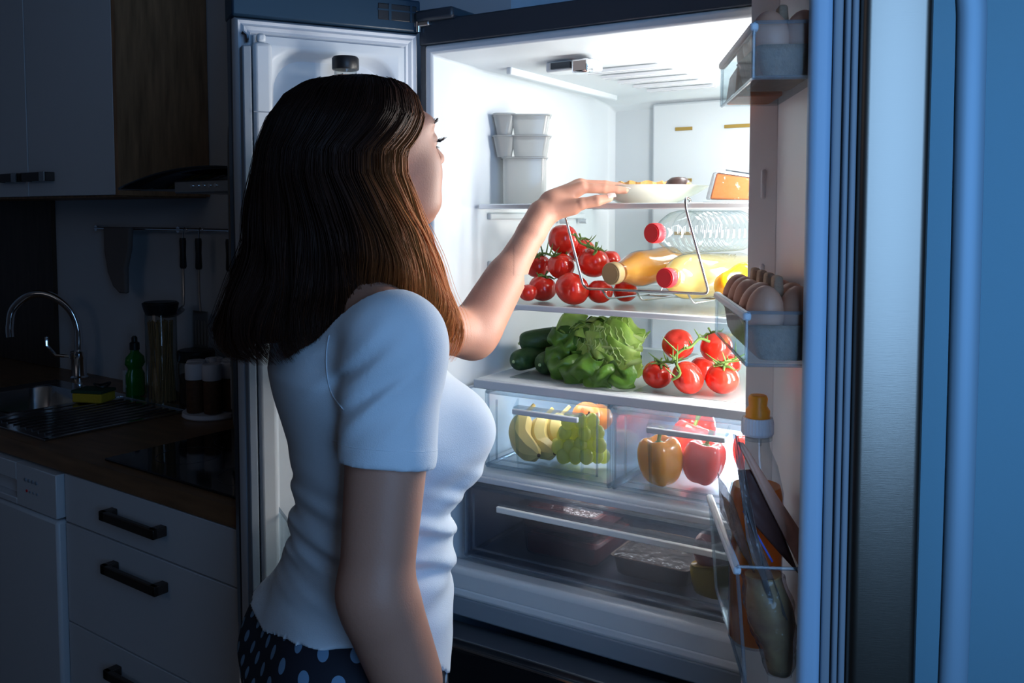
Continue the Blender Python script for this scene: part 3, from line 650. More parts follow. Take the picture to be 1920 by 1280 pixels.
# handle: bar standing off the outer face near the free edge
hp = [(.028, .000, 1.79), (.028, .014, 1.775), (.028, .036, 1.74), (.028, .046, 1.69), (.028, .048, 1.60), (.028, .050, 1.2), (.028, .048, .86), (.028, .040, .80), (.028, .016, .755), (.028, .0, .745)]
pts = spline(hp, 60); G = []
for i, p in enumerate(pts):
    tg = pts[min(i+1, 59)]-pts[max(i-1, 0)]; tg /= np.linalg.norm(tg); u = np.array([1., 0, 0]); v = np.cross(tg, u)
    G.append([p + u*.010*math.copysign(abs(math.cos(t))**.9, math.cos(t)) + v*.0165*math.copysign(abs(math.sin(t))**.9, math.sin(t)) for t in np.arange(20)*2*PI/20])
m = FB(DR); m.grid(np.array(G), closev=True, capu=True); mk('handle', m, 'satin', rd, smooth=60)

# door baskets (parts of the door)
def basket(zb, zt, dpt, a0, a1, slant=.0, mt='basket'):
    b1 = -.114; b0 = IN-dpt; t = .003
    m = FB(DR)
    m.box((a0, b0, zb), (a1, b1, zb+t))
    m.add([(a0, b0-slant, zt), (a1, b0-slant, zt), (a1, b0, zb), (a0, b0, zb), (a0, b0-slant-t, zt), (a1, b0-slant-t, zt), (a1, b0-t, zb), (a0, b0-t, zb)], [(0, 1, 2, 3), (7, 6, 5, 4), (0, 4, 5, 1), (3, 2, 6, 7), (0, 3, 7, 4), (1, 5, 6, 2)])
    for a in (a0, a1-t): m.add([(a, b0-slant, zt), (a, b1, zt), (a, b1, zb), (a, b0, zb), (a+t, b0-slant, zt), (a+t, b1, zt), (a+t, b1, zb), (a+t, b0, zb)], [(0, 3, 2, 1), (4, 5, 6, 7), (0, 1, 5, 4), (1, 2, 6, 5), (2, 3, 7, 6), (3, 0, 4, 7)])
    o = mk('door_basket', m, mt, rd)
    e = FB(DR); c = [(a0, b0-slant, zt), (a0, b1, zt), (a0, b1, zb), (a0, b0, zb)]
    for p, q in zip(c, c[1:]+c[:1]): e.tube([p, q], .0022, 6)
    e.tube([(a0, b0, zb), (a1, b0, zb)], .002, 6); e.tube([(a1, b0, zb), (a1, b0-slant, zt)], .002, 6)
    mk('basket_edge', e, 'clear_edge', o)
    mk('basket_rail', FB(DR).box((a0-.002, b0-slant-.005, zt-.010), (a1+.002, b0-slant+.005, zt)), 'gasket_light', o, bev=.003)
    return o
basket(1.272, 1.334, .061, .023, .30)
basket(1.605, 1.668, .058, .023, .30)
bb = basket(.885, 1.030, .056, .023, .30, slant=.012)

# ================================================================== LEFT DOOR (open, inside facing the room)
VL = Vector((-.893*RR.x - .449*FF.x, -.893*RR.y - .449*FF.y, 0)).normalized()
NL = Vector((-VL.y, VL.x, 0));
if NL.dot(CAM - Vector((0, 0, 0))) < 0: NL = -NL
LO = (.002, -.035, 0); DL = frame(LO, VL, NL)      # a from hinge to free edge, b towards the viewer, z
LL = .352
ld = thing('left_fridge_door', 'open left refrigerator door behind the woman showing its pale inner liner', 'refrigerator door', tuple(DL([(.17, -.05, .66)])[0]))
mk('shell', FB(DL).box((0, -.075, .665), (LL, -.030, 1.808)), 'steel_dark', ld, bev=.006)
tc_ = mk('top_cap', FB(DL).box((-.002, -.075, 1.800), (LL+.002, .0, 1.862)), 'cap_blue', ld, bev=.004)
mk('hinge_slot', FB(DL).box((.006, -.004, 1.818), (.085, .0006, 1.850)), 'black', tc_, bev=.002)
mk('slot_rib', FB(DL).box((.016, -.001, 1.818), (.020, .0016, 1.850)).box((.058, -.001, 1.818), (.063, .0016, 1.850)).box((.006, -.001, 1.836), (.085, .0014, 1.839)), 'cap_blue', tc_)
mk('hinge_bolt', MB().cyl(tuple(DL([(.004, .003, 1.80)])[0]), tuple(DL([(.004, .003, 1.84)])[0]), .006, n=10), 'chrome', tc_)
gk = FB(DL)
def rr_(a0, a1, z0, z1, b): return [(a0, b, z0), (a1, b, z0), (a1, b, z1), (a0, b, z1)]
G = []
for e, b in ((0, -.03), (.001, -.008), (.006, .0), (.011, -.003), (.016, .001), (.022, -.002), (.027, .0), (.031, -.006)):
    G.append(rr_(.002+e, LL-.002-e, .672+e, 1.799-e, b))
gk.grid(G, closev=True); mk('gasket', gk, 'gasket_light', ld, smooth=30)
G = [rr_(.033, LL-.033, .705, 1.768, -.010), rr_(.034, LL-.034, .706, 1.767, .004), rr_(.046, LL-.050, .72, 1.752, .006)]
ln2 = FB(DL); ln2.grid(G, closev=True)
Pr = [[(x, b, z) for x, z in rrect(.046+e, LL-.050-e, .72+e, 1.752-e, .05+e*.2, 8)] for e, b in ((.004, .006), (.010, .001), (.016, -.012), (.022, -.016))]
# recess: four flat corners are closed by the outer rim of the recess
P0 = rrect(.046, LL-.050, .72, 1.752, .0005, 8); ln2.grid([[(x, .006, z) for x, z in P0], Pr[0]] + Pr[1:], closev=True); ln2.add(Pr[-1], [tuple(range(len(Pr[-1])))])
mk('inner_liner', ln2, 'liner', ld, smooth=50)
fl = mk('mullion_flap', FB(DL).box((LL-.062, .008, .70), (LL-.028, .030, 1.752)), 'liner', ld, bev=.008, segs=3)
mk('flap_side', FB(DL).box((LL-.026, -.005, .70), (LL-.010, .026, 1.745)), 'gasket', ld, bev=.003)
mk('flap_guide', FB(DL).box((LL-.052, .012, 1.752), (LL-.036, .026, 1.768)), 'liner', fl, bev=.005)
mk('flap_joint', FB(DL).box((LL-.0625, .0295, 1.628), (LL-.0275, .0305, 1.630)), 'gasket', fl)
mk('flap_spring', FB(DL).tube([(LL-.022, .01, 1.752), (LL-.020, .012, 1.765), (LL-.014, .010, 1.770)], .004, 8), 'chrome', ld)
hp2 = spline([(LL-.03, -.072, 1.66), (LL-.03, -.09, 1.655), (LL-.02, -.11, 1.62), (LL-.015, -.115, 1.55), (LL-.015, -.115, 1.10), (LL-.02, -.11, 1.03), (LL-.03, -.09, .995), (LL-.03, -.072, .99)], 50)
mk('handle', FB(DL).tube(hp2, .011, 10), 'steel', ld)
for z0, z1 in ((1.475, 1.55), (1.15, 1.23), (.76, .90)):
    m = FB(DL); a0, a1 = .05, LL-.066
    m.box((a0, -.012, z0), (a1, .085, z0+.004)); m.box((a0, .082, z0), (a1, .085, z1)); m.box((a0, -.012, z0), (a0+.003, .085, z1)); m.box((a1-.003, -.012, z0), (a1, .085, z1))
    b = mk('door_bin', m, 'clear', ld)
    e = FB(DL); c = [(a0, 0, z1), (a0, .085, z1), (a1, .085, z1), (a1, 0, z1)]
    for p, q in zip(c, c[1:]): e.tube([p, q], .003, 6)
    mk('bin_rim', e, 'clear_edge', b)
# sauce jar on the upper bin
jc = onPl(648, 135, DL([(0, .04, 0)])[0], NL); jc.z = 1.4795
jr = thing('sauce_jar', 'glass sauce jar with black screw lid in the left door, above her head', 'jar', jc)
mk('glass', MB().lathe([(.030, 0), (.033, .004), (.033, .16), (.026, .19), (.0205, .205), (.0205, .238)], jc, n=28), 'glass_jar', jr)
mk('contents', MB().lathe([(.030, .003), (.031, .158), (.024, .188), (.0190, .204), (.0190, .222)], jc, n=24), 'pink_paper', jr)
mk('lid', MB().lathe([(.0235, .232), (.0245, .234), (.0245, .252), (.022, .2555)], jc, n=28), 'black', jr)

# ================================================================== EGGS IN THE RIGHT DOOR
def egg_proto(loc, label, group, r=.0232, L=.031):
    P = [(r*math.sin(t)*(1+.10*math.cos(t)), -L*math.cos(t)*(1 if True else 1)) for t in np.linspace(.03, PI-.03, 14)]
    return tag(mk('egg', MB().lathe(P, n=22), 'egg', local=True), label, 'egg', group)
eggs = []
NAMES = ['nearest', 'second', 'third', 'fourth', 'farthest']
def carton(z0, zt, n, zrow, grp, lab, which):
    c = thing('egg_carton', lab, 'egg carton', tuple(DR([(.17, IN+.0, z0)])[0]))
    m = FB(DR); b0, b1 = -.188, -.114; a0, a1 = .026, .026+n*.052
    G = []
    for e, z in ((.010, z0), (.004, z0+.012), (.000, zt-.004), (-.003, zt), (.002, zt+.001), (.006, zt-.010)):
        G.append([(x, y, z + (.0022*math.sin(x*115) if z > zt-.012 else 0)) for x, y in rrect(a0+e, a1-e, b0+e, b1-e, .012, 5)])
    m.grid(G, closev=True); m.add(G[0], [tuple(range(len(G[0])))[::-1]]); m.add([(x, y, zt-.018) for x, y, z in G[-1]], [tuple(range(len(G[0])))])
    mk('tray', m, 'carton', c)
    for i in range(n):
        a = a0+.026+i*.052
        if i == n-1: break
        am = a+.026
        mk('divider_peak', FB(DR).add([(am-.016, -.160, zt-.012), (am+.016, -.160, zt-.012), (am+.016, -.142, zt-.012), (am-.016, -.142, zt-.012), (am-.011, -.157, zrow+.041), (am+.011, -.157, zrow+.041), (am+.011, -.146, zrow+.041), (am-.011, -.146, zrow+.041)], [(0, 3, 2, 1), (4, 5, 6, 7), (0, 1, 5, 4), (1, 2, 6, 5), (2, 3, 7, 6), (3, 0, 4, 7)]), 'peak', c, bev=.004, segs=3)
    for r, b in enumerate((-.1695, -.131)):
        for i in range(n):
            p = DR([(a0+.026+i*.052, b, zrow)])[0]
            w_ = NAMES[i] if n == 5 else ['nearest', 'second', 'farthest'][i]
            l_ = f"brown egg in the {which} door basket, {w_} of the {'front' if r == 0 else 'rear'} row"
            if not eggs:
                e = egg_proto(None, l_, grp); eggs.append(e)
            else: e = eggs[0].copy(); COL.objects.link(e); eggs.append(e); e['label'] = l_; e['group'] = grp
            e.location = Vector(p); e.rotation_euler = (random.uniform(-.2, .2), random.uniform(-.2, .2), random.uniform(0, 6)); 
carton(1.276, 1.318, 5, 1.333, 'eggs in the middle door basket', 'grey pulp egg carton with pointed dividers in the middle door basket', 'middle')
carton(1.609, 1.642, 3, 1.657, 'eggs in the upper door basket', 'brown egg carton in the uppermost door basket', 'upper')
ow = MB(); f_ = FB(DR)
f_.add([(.22, -.185, 1.609), (.32, -.185, 1.609), (.32, -.12, 1.609), (.22, -.12, 1.609), (.235, -.180, 1.655), (.315, -.180, 1.650), (.315, -.125, 1.655), (.235, -.125, 1.65)], [(0, 3, 2, 1), (4, 5, 6, 7), (0, 1, 5, 4), (1, 2, 6, 5), (2, 3, 7, 6), (3, 0, 4, 7)])
tag(mk('cheese_pack', f_, 'cheese', bev=.004), 'orange cheese pack at the back of the uppermost door basket', 'cheese')

# ================================================================== LOWER DOOR BASKET CONTENTS
bc = DR([(.13, -.163, .8895)])[0]
bt = thing('iced_tea_bottle', 'amber drink bottle with orange sports cap in the lower door basket', 'bottle', tuple(bc))
mk('plastic', MB().lathe([(.030, 0), (.034, .006), (.034, .12), (.031, .14), (.034, .155), (.034, .20), (.026, .235), (.016, .258), (.0145, .275)], bc, n=30), 'pet', bt)
mk('drink', MB().lathe([(.029, .003), (.0328, .008), (.0328, .12), (.030, .14), (.0328, .155), (.0328, .195), (.030, .208)], bc, n=28), 'oil', bt)
mk('neck_ring', MB().lathe([(.019, .268), (.019, .272)], bc), 'pet', bt)
m = MB(); Gc = []
for r, h in ((.0185, .274), (.0200, .277), (.0200, .290), (.0185, .297)):
    Gc.append([(bc[0]+(r+.0006*(i % 2))*math.cos(t), bc[1]+(r+.0006*(i % 2))*math.sin(t), bc[2]+h) for i, t in enumerate(np.arange(60)*2*PI/60)])
m.grid(Gc, closev=True, capu=True); mk('collar', m, 'cap_white', bt, smooth=25)
mk('cap', MB().lathe([(.0150, .297), (.0155, .306), (.0115, .312), (.0125, .322), (.0105, .326), (.004, .326)], bc, n=28), 'cap_orange', bt, bev=.001)
def sheet(name, pts4, mat, parent, nu=14, nv=18, amp=.004, thick=.0012, fr=DR, seed=0, freq=3.):
    """bulging crumpled sheet between four corners (p00,p10,p11,p01)"""
    r = np.random.default_rng(seed); P = [np.array(p, float) for p in pts4]; G = []
    ph = r.uniform(0, 6, 6)
    for i in range(nu):
        row = []
        for j in range(nv):
            u, v = i/(nu-1), j/(nv-1)
            p = P[0]*(1-u)*(1-v)+P[1]*u*(1-v)+P[2]*u*v+P[3]*(1-u)*v
            q = amp*(math.sin(freq*PI*u+ph[0]+2*v)+math.sin(freq*1.7*PI*v+ph[1]+3*u)+.5*math.sin(9*u+7*v+ph[2]))
            row.append(p+T3(0, q, q*.3))
        G.append(row)
    return mk(name, FB(fr).grid(np.array(G)), mat, parent, thick=thick, smooth=180)
def slab(name, pts4, mat, parent, th=.008, bul=.004, fr=DR, n=10, bev=0):
    P = [np.array(p, float) for p in pts4]; A = []; B = []
    for i in range(n):
        ra, rb = [], []
        for j in range(n):
            u, v = i/(n-1), j/(n-1); p = P[0]*(1-u)*(1-v)+P[1]*u*(1-v)+P[2]*u*v+P[3]*(1-u)*v
            t = th/2*(.15+.85*(min(1, 6*u*(1-u)*1.2)*min(1, 6*v*(1-v)*1.2))) + bul*math.sin(PI*u)*math.sin(PI*v)
            ra.append(p+T3(0, -t, 0)); rb.append(p+T3(0, t, 0))
        A.append(ra); B.append(rb)
    m = FB(fr); m.grid(A); m.grid(np.array(B)[::-1]); 
    a, b = np.array(A), np.array(B)
    for ea, eb in ((a[0], b[0]), (a[-1], b[-1]), (a[:, 0], b[:, 0]), (a[:, -1], b[:, -1])): m.grid([ea, eb])
    return mk(name, m, mat, parent, smooth=50)
hm = thing('ham_package', 'dark brown sliced meat package in crinkled clear film leaning in the lower door basket', 'package', tuple(DR([(.08, -.16, .89)])[0]))
c4 = lambda px, py, a: da_(px, py, a)
def da_(px, py, a):
    q = DR([(a, 0, 0)])[0]; p = onPl(px, py, (q[0], q[1], 0), (dh[0], dh[1], 0)) - Vector((.957, -.348, 0))
    return (a, p.x*dn[0]+p.y*dn[1], p.z)
def quad3(name, pxs, mat, par, th, n=12, amp=.0, seed=0):
    """thick sheet whose corners are (px,py,a) on planes across the door"""
    P = [np.array(da_(*q)) for q in pxs]; r = np.random.default_rng(seed); ph = r.uniform(0, 6, 4)
    A = np.zeros((n, n, 3)); 
    for i in range(n):
        for j in range(n):
            u, v = i/(n-1), j/(n-1); p = P[0]*(1-u)*(1-v)+P[1]*u*(1-v)+P[2]*u*v+P[3]*(1-u)*v
            p = p + T3(amp*(math.sin(8*u+5*v+ph[0])+.6*math.sin(17*v-6*u+ph[1])), amp*.4*math.sin(11*u+3*v+ph[2]), amp*.4*math.sin(9*v+ph[3])); A[i, j] = p
    return mk(name, FB(DR).grid(A), mat, par, thick=th, smooth=180)
# corners: top-left, top-right, bottom-right, bottom-left seen from the free edge; the sheets lie across the door
quad3('dark_label', [(1384, 880, .060), (1420, 880, .075), (1496, 1075, .075), (1395, 960, .055)], 'ham_pack', hm, .003, amp=.0008)
quad3('pink_label', [(1383, 828, .062), (1392, 830, .072), (1497, 990, .078), (1497, 1060, .072)][:4], 'pink_paper', hm, .003, amp=.0008)
quad3('blue_edge', [(1392, 958, .053), (1396, 958, .053), (1450, 1052, .050), (1447, 1054, .050)], 'blue_line', hm, .001)
quad3('film', [(1376, 815, .050), (1384, 818, .050), (1452, 1150, .042), (1398, 1010, .045)], 'wrap_dense', hm, .0008, amp=.0025, seed=2)
quad3('film_seam', [(1392, 940, .048), (1400, 950, .048), (1478, 1160, .044), (1440, 1130, .043)], 'wrap_dense', hm, .0008, amp=.003, seed=5)
cf = thing('clear_food_bag', 'crinkled clear bag with a green-grey pack left of the brown package', 'bag', tuple(DR([(.12, -.19, .89)])[0]))
quad3('bag', [(1345, 885, .13), (1372, 930, .10), (1420, 1090, .06), (1352, 960, .13)], 'wrap_dense', cf, .0008, amp=.002, seed=8)
quad3('pack', [(1352, 925, .150), (1376, 960, .13), (1440, 1065, .080), (1395, 1060, .11)], 'chicken', cf, .006, amp=.001, seed=4)
ck = thing('cooked_meat_bag', 'long bag of mottled brown meat standing in the lower door basket', 'bag', tuple(DR([(.07, -.16, .889)])[0]))
P = [da_(1430, 1075, .065), da_(1440, 1120, .065), da_(1448, 1170, .062), da_(1458, 1215, .062), da_(1462, 1262, .065)]
m = FB(DR); R_ = [.022, .027, .026, .020, .012]
S_ = spline(P, 22); Rr = np.interp(np.linspace(0, 4, 22), range(5), R_)
G = [[S_[i]+T3(math.cos(t)*Rr[i]*.9*(1+.08*math.sin(3*t+i*.6)), math.sin(t)*Rr[i]*(1+.10*math.sin(2*t+i*.5)), 0) for t in np.arange(20)*2*PI/20] for i in range(22)]
m.grid(np.array(G), closev=True, capu=True); mk('meat', m, 'chicken', ck)
G = [[S_[i]+T3(math.cos(t)*(Rr[i]+.003)*.9, math.sin(t)*(Rr[i]+.003)+.002*math.sin(5*t+i), 0) for t in np.arange(20)*2*PI/20] for i in range(22)]
mk('film', FB(DR).grid(np.array(G), closev=True), 'wrap', ck)

# ================================================================== TOP SHELF
ZS = 1.4670
def food_box(name, cx, cy, z0, w, h, flare, lab, grp=None, rot=.55, d=None, label_=False):
    t = thing(name, lab, 'food container', (cx, cy, z0), grp)
    d = d or w; fr = frame((cx, cy, z0), (math.cos(rot), math.sin(rot)), (-math.sin(rot), math.cos(rot)))
    m = FB(fr); G = []
    for k, z in ((1-flare, 0), (1-flare+.01, .003), (1, h-.003)): G.append([(x, y, z) for x, y in rrect(-w/2*k, w/2*k, -d/2*k, d/2*k, .012, 4)])
    m.grid(G, closev=True, capu=True); mk('tub', m, 'cont', t)
    m = FB(fr); G = []
    for k, z in ((1.0, h-.003), (1.08, h-.002), (1.08, h), (1.0, h+.001)): G.append([(x, y, z) for x, y in rrect(-w/2*k, w/2*k, -d/2*k, d/2*k, .012, 4)])
    m.grid(G, closev=True, capu=True); mk('lid', m, 'cont', t); return t
food_box('food_container', .108, .185, ZS, .090, .098, .02, 'tall square frosted container at the bottom of the container stack')
food_box('food_container', .080, .150, ZS+.099, .046, .044, .34, 'small tapered frosted cup, left of the middle layer in the stack', 'tapered cups', d=.05)
food_box('food_container', .120, .190, ZS+.099, .080, .044, .16, 'wide frosted tub in the middle layer of the container stack')
food_box('food_container', .080, .150, ZS+.144, .046, .044, .34, 'small tapered frosted cup, left of the top layer in the stack', 'tapered cups', d=.05)
food_box('food_container', .120, .190, ZS+.144, .080, .042, .16, 'wide frosted tub on the very top of the container stack')
# plate
pc = onZ(1250, 380, ZS+.0); pc = Vector((.375, .215, ZS))
pt = thing('plate', 'deep white plate of pastries at the front of the top shelf', 'plate', pc)
mk('dish', MB().lathe([(.02, 0), (.055, 0), (.06, .004), (.095, .020), (.118, .034), (.120, .036), (.116, .0365), (.094, .024), (.058, .009), (.001, .008)], pc, n=64), 'plate', pt)
tc0 = Vector((.345, .26, ZS+.010))
ta = thing('tart', 'round cream tart with browned orange crust on the white plate', 'pastry', tc0)
m = MB(); G = []
for r, h in ((.038, 0), (.046, .020), (.052, .030), (.050, .036), (.044, .034), (.040, .030)):
    G.append([tc0+Vector(((r+(.0025*math.sin(14*t) if h > .015 else 0))*math.cos(t), (r+(.0025*math.sin(14*t) if h > .015 else 0))*math.sin(t), h+(.002*math.sin(9*t+r*80) if h > .025 else 0))) for t in np.arange(56)*2*PI/56])
m.grid([[tuple(p) for p in row] for row in G], closev=True, capu=True); mk('crust', m, 'pastry', ta)
mk('filling', MB().lathe([(.041, .0305), (.02, .033), (.001, .0335)], tc0), 'cream', ta)
mk('cream_layer', MB().lathe([(.060, .016), (.063, .020), (.062, .0265), (.050, .028)], tc0, n=32), 'cream', ta)
dc = Vector((.432, .235, ZS+.026))
dn_ = thing('glazed_bun', 'small bun with dark chocolate glaze at the plate rim', 'pastry', dc)
mk('bun', MB().ell(dc+Vector((0, 0, .008)), (.029, .024, .016)), 'apple', dn_)
mk('glaze', MB().lathe([(.0295, .010), (.026, .020), (.016, .0265), (.001, .028)], dc, n=24, sc_=(1, .85)), 'choc', dn_)
# cheese wedge
co = onY(1382, 360, .19); cc = Vector((co.x, .19, ZS+.004))
cz = thing('cheese_wedge', 'orange cheese wedge on a clear tray beside the plate, wrapped in film', 'cheese', cc)
fr = frame(cc, (math.cos(.35), math.sin(.35)), (-math.sin(.35), math.cos(.35)))
V = [(-.050, -.028, .004), (.06, -.030, .002), (.06, .035, .004), (-.040, .035, .004), (-.038, -.024, .052), (.06, -.030, .036), (.06, .035, .040), (-.034, .033, .056)]
BF = [(0, 3, 2, 1), (4, 5, 6, 7), (0, 1, 5, 4), (1, 2, 6, 5), (2, 3, 7, 6), (3, 0, 4, 7)]
mk('cheese', FB(fr).add(V, BF), 'cheese', cz, bev=.003)
mk('rind_label', FB(fr).add([(x*1.01, y*1.02, z+.0015) for x, y, z in V[4:]]+[(x*1.01, y*1.02, z+.004) for x, y, z in V[4:]], BF), 'paper', cz)
mk('dark_strip', FB(fr).add([(-.01, .01, .056), (.06, .0, .044), (.06, .03, .046), (-.02, .032, .059), (-.01, .01, .058), (.06, .0, .046), (.06, .03, .048), (-.02, .032, .061)], BF), 'steel_dark', cz)
mk('film', FB(fr).add([(x*1.12-.002, y*1.1, z*1.05-.001) for x, y, z in V], BF), 'wrap', cz, bev=.004)
mk('tray', FB(fr).box((-.062, -.040, -.0035), (.066, .042, -.0005)), 'clear_edge', cz, bev=.0012)

# ================================================================== HANGING BOTTLE RACK + BOTTLES
rk = thing('bottle_rack', 'chrome wire bottle rack hooked over the top shelf front', 'rack', (.41, .15, 1.305))
def wire(pts, r=.0026): return mk('wire', MB().tube(pts, r, 8), 'wire', rk, smooth=180)
def roundpoly(P, r=.012, n=5):
    P = [np.array(p, float) for p in P]; out = [P[0]]
    for i in range(1, len(P)-1):
        a = P[i-1]-P[i]; b = P[i+1]-P[i]; la, lb = np.linalg.norm(a), np.linalg.norm(b); rr = min(r, la*.45, lb*.45); a = P[i]+a/la*rr; b = P[i]+b/lb*rr
        for t in np.linspace(0, 1, n): out.append((1-t)**2*a+2*t*(1-t)*P[i]+t*t*b)
    out.append(P[-1]); return out
wire(roundpoly([(.262, .098, 1.462), (.262, .098, 1.474), (.262, .074, 1.478), (.264, .072, 1.455), (.308, .072, 1.307), (.555, .072, 1.308), (.510, .072, 1.458), (.508, .074, 1.478), (.508, .098, 1.474), (.508, .098, 1.462)]))
for x in (.345, .415, .515):
    wire(roundpoly([(x, .072, 1.308), (x, .10, 1.287), (x, .36, 1.279), (x, .38, 1.30)]), .002)
wire([(.30, .30, 1.2775), (.56, .30, 1.2775)], .002)
def bottle(name, lab, p0, p1, prof, capr, capl, mats, grp=None, ribs=None, inner=None, segs=36):
    p0 = ca(p0); p1 = ca(p1); d = p1-p0; L = np.linalg.norm(d); d /= L
    t = thing(name, lab, 'bottle', p0, grp)
    pr = [(r, h*L) for r, h in prof]
    if ribs:
        pp = []
        for h in np.linspace(pr[0][1], pr[-1][1], 110):
            r = np.interp(h, [q[1] for q in pr], [q[0] for q in pr])
            if ribs[0] < h/L < ribs[1]: r -= .0016*(1+math.sin((h/L-ribs[0])/(ribs[1]-ribs[0])*2*PI*ribs[2]))
            pp.append((r, h))
        pr = pp
    mk('body', MB().lathe(pr, p0, d, segs), mats[0], t, smooth=60)
    if inner: mk('juice', MB().lathe([(max(r-.0015, .002), h) for r, h in pr if h > inner*L], p0, d, segs), mats[2], t, smooth=60)
    m = MB(); an = np.arange(72)*2*PI/72; u, v, dd = basis(d); G = []
    for r, h in ((capr*.94, -.002), (capr, .0), (capr, capl-.002), (capr*.97, capl)): G.append(p0+dd*h+(r+.0004*((np.arange(72) % 2)[:, None]))*(np.cos(an)[:, None]*u+np.sin(an)[:, None]*v))
    m.grid(np.array(G), closev=True, capu=True); mk('cap', m, mats[1], t, smooth=30)
    mk('cap_disc', MB().lathe([(capr*.80, -.0022), (capr*.80, -.0030), (capr*.72, -.0030)], p0, d, 30), mats[1], t)
    return t
bottle('water_bottle', 'large empty ribbed clear water bottle with red cap lying topmost', onY(1223, 437, .100), onY(1392, 432, .41),
       [(.013, .0), (.013, .06), (.018, .085), (.030, .16), (.040, .24), (.0425, .30), (.0425, .94), (.038, .985), (.02, 1)], .0185, .018, ('pet', 'cap_red'), ribs=(.35, .95, 9))
bottle('peach_juice_bottle', 'orange juice bottle with tan cap lying lowest left in the rack', onY(1146, 513, .090), onY(1262, 492, .31),
       [(.019, .03), (.020, .12), (.020, .16), (.034, .36), (.036, .45), (.034, .62), (.036, .8), (.036, .95), (.03, 1)], .0212, .016, ('pet', 'cap_tan', 'peach'), inner=.10)
bottle('lemonade_bottle', 'pale yellow juice bottle with red cap lying lowest right in the rack', onY(1247, 521, .100), onY(1392, 512, .42),
       [(.013, .02), (.014, .06), (.020, .085), (.034, .15), (.043, .24), (.044, .30), (.044, .95), (.036, 1)], .0185, .016, ('pet', 'cap_red', 'lemonade'), inner=.07)

# ================================================================== TOMATOES
def tomato_mesh(r):
    P = []
    th = np.linspace(.02, PI-.02, 18); an = np.arange(26)*2*PI/26; G = []
    for t in th:
        row = []
        for a in an:
            k = 1+.020*math.cos(5*a)*math.sin(t)**2
            rr = r*math.sin(t)*k; z = r*.90*math.cos(t)-(.16*r*math.exp(-(t/.30)**2))
            row.append((rr*math.cos(a), rr*math.sin(a), z))
        G.append(row)
    return MB().grid(G, closev=True, capu=True)
def calyx(r, parent):
    m = MB()
    for i in range(5):
        a = i*2*PI/5+random.uniform(-.2, .2); L = r*random.uniform(.6, .85); P = [(0, 0, r*.78), (math.cos(a)*L*.4, math.sin(a)*L*.4, r*.90), (math.cos(a)*L*.8, math.sin(a)*L*.8, r*.80), (math.cos(a)*L*1.05, math.sin(a)*L*1.05, r*random.uniform(.75, 1.15))]
        m.tube(spline(P, 7), [.0022, .003, .0028, .0022, .0016, .001, .0004], 5)
    mk('calyx', m, 'vine', parent, local=True)
    mk('stalk', MB().tube([(0, 0, r*.76), (.001, .002, r*1.0), (.004, .003, r*1.25)], [.0024, .002, .0024], 6), 'vine', parent, local=True)
TP = []
for k in range(2):
    t = mk('tomato', tomato_mesh(.033), 'tomato', local=True); t['category'] = 'tomato'
    if k == 0: calyx(.033, t)
    TP.append(t)
TPU = [False, False]
def tomato(px, py, rpx, Y=None, z=None, tilt=(0, 0), cal=True, label='', group=''):
    if z is not None: p = onZ(px, py, z)
    else: p = onY(px, py, Y)
    dep = (p-CAM).dot(FF); r = rpx/FPX*dep
    k = 0 if cal else 1
    if TPU[k]: o = dup(TP[k], p, label=label, group=group)
    else: o = TP[k]; TPU[k] = True; o.location = p; o['label'] = label; o['group'] = group
    o.scale = (r/.033,)*3; o.rotation_euler = (tilt[0], tilt[1], random.uniform(0, 6)); return o
g1 = 'tomatoes on the middle shelf'
zz = 1.266
L1 = 'ripe red tomato on the middle shelf, '
tomato(1073, 541, 33, z=zz+.032, tilt=(.5, .2), cal=False, label=L1+'largest of the bottom row', group=g1)
tomato(1017, 540, 27, z=zz+.027, tilt=(.1, .2), label=L1+'left end of the bottom row', group=g1)
tomato(1125, 546, 25, z=zz+.026, cal=False, label=L1+'in front of the tan bottle cap', group=g1)
tomato(1172, 545, 23, z=zz+.025, cal=False, label=L1+'peeking out below the orange juice bottle', group=g1)
tomato(1052, 499, 26, Y=.195, tilt=(-.2, .9), label=L1+'centre of the second layer', group=g1)
tomato(1112, 492, 31, Y=.205, tilt=(.2, .1), label=L1+'with green stalk right behind the rack wire', group=g1)
tomato(1056, 449, 29, Y=.215, tilt=(0, 1.2), cal=False, label=L1+'topmost of the heap', group=g1)
tomato(1142, 488, 22, Y=.275, cal=False, label=L1+'behind the juice bottle neck', group=g1)
tomato(1008, 498, 25, Y=.225, tilt=(.1, -.3), label=L1+'left one of the second layer', group=g1)
tomato(1090, 470, 26, Y=.275, tilt=(0, 0), label=L1+'hidden at the rear beneath the vine', group=g1)
tomato(990, 548, 18, z=zz+.022, cal=False, label=L1+'small one beside the forearm', group=g1)
def vine(pxs, lab, n=28, r=.0024):
    P = spline([onY(*q) for q in pxs], n)
    m = MB().tube(P, r, 7)
    rs = np.random.default_rng(len(pxs))
    for i in range(2, n-1, 3):
        d = rs.normal(size=3)*.012; d[2] = abs(d[2])+.003; m.tube(spline([P[i], P[i]+d*.6, P[i]+d*1.1+T3(0, 0, .002)], 5), [.0018, .0017, .0014, .001, .0004], 5)
    return tag(mk('tomato_vine', m, 'vine'), lab, 'vine')
vine([(1078, 438, .19), (1088, 455, .175), (1105, 462, .18), (1118, 470, .18), (1112, 478, .175)], 'green tomato vine on top of the middle shelf heap')
vine([(1000, 485, .195), (1020, 475, .19), (1038, 480, .175), (1048, 476, .17)], 'green tomato vine beside the forearm on the middle shelf')
g2 = 'tomatoes on the vegetable shelf'; zz = 1.1205
L2 = 'ripe vine tomato on the vegetable shelf, '
tomato(1290, 708, 32, z=zz+.031, tilt=(.9, -.3), cal=False, label=L2+'front centre', group=g2)
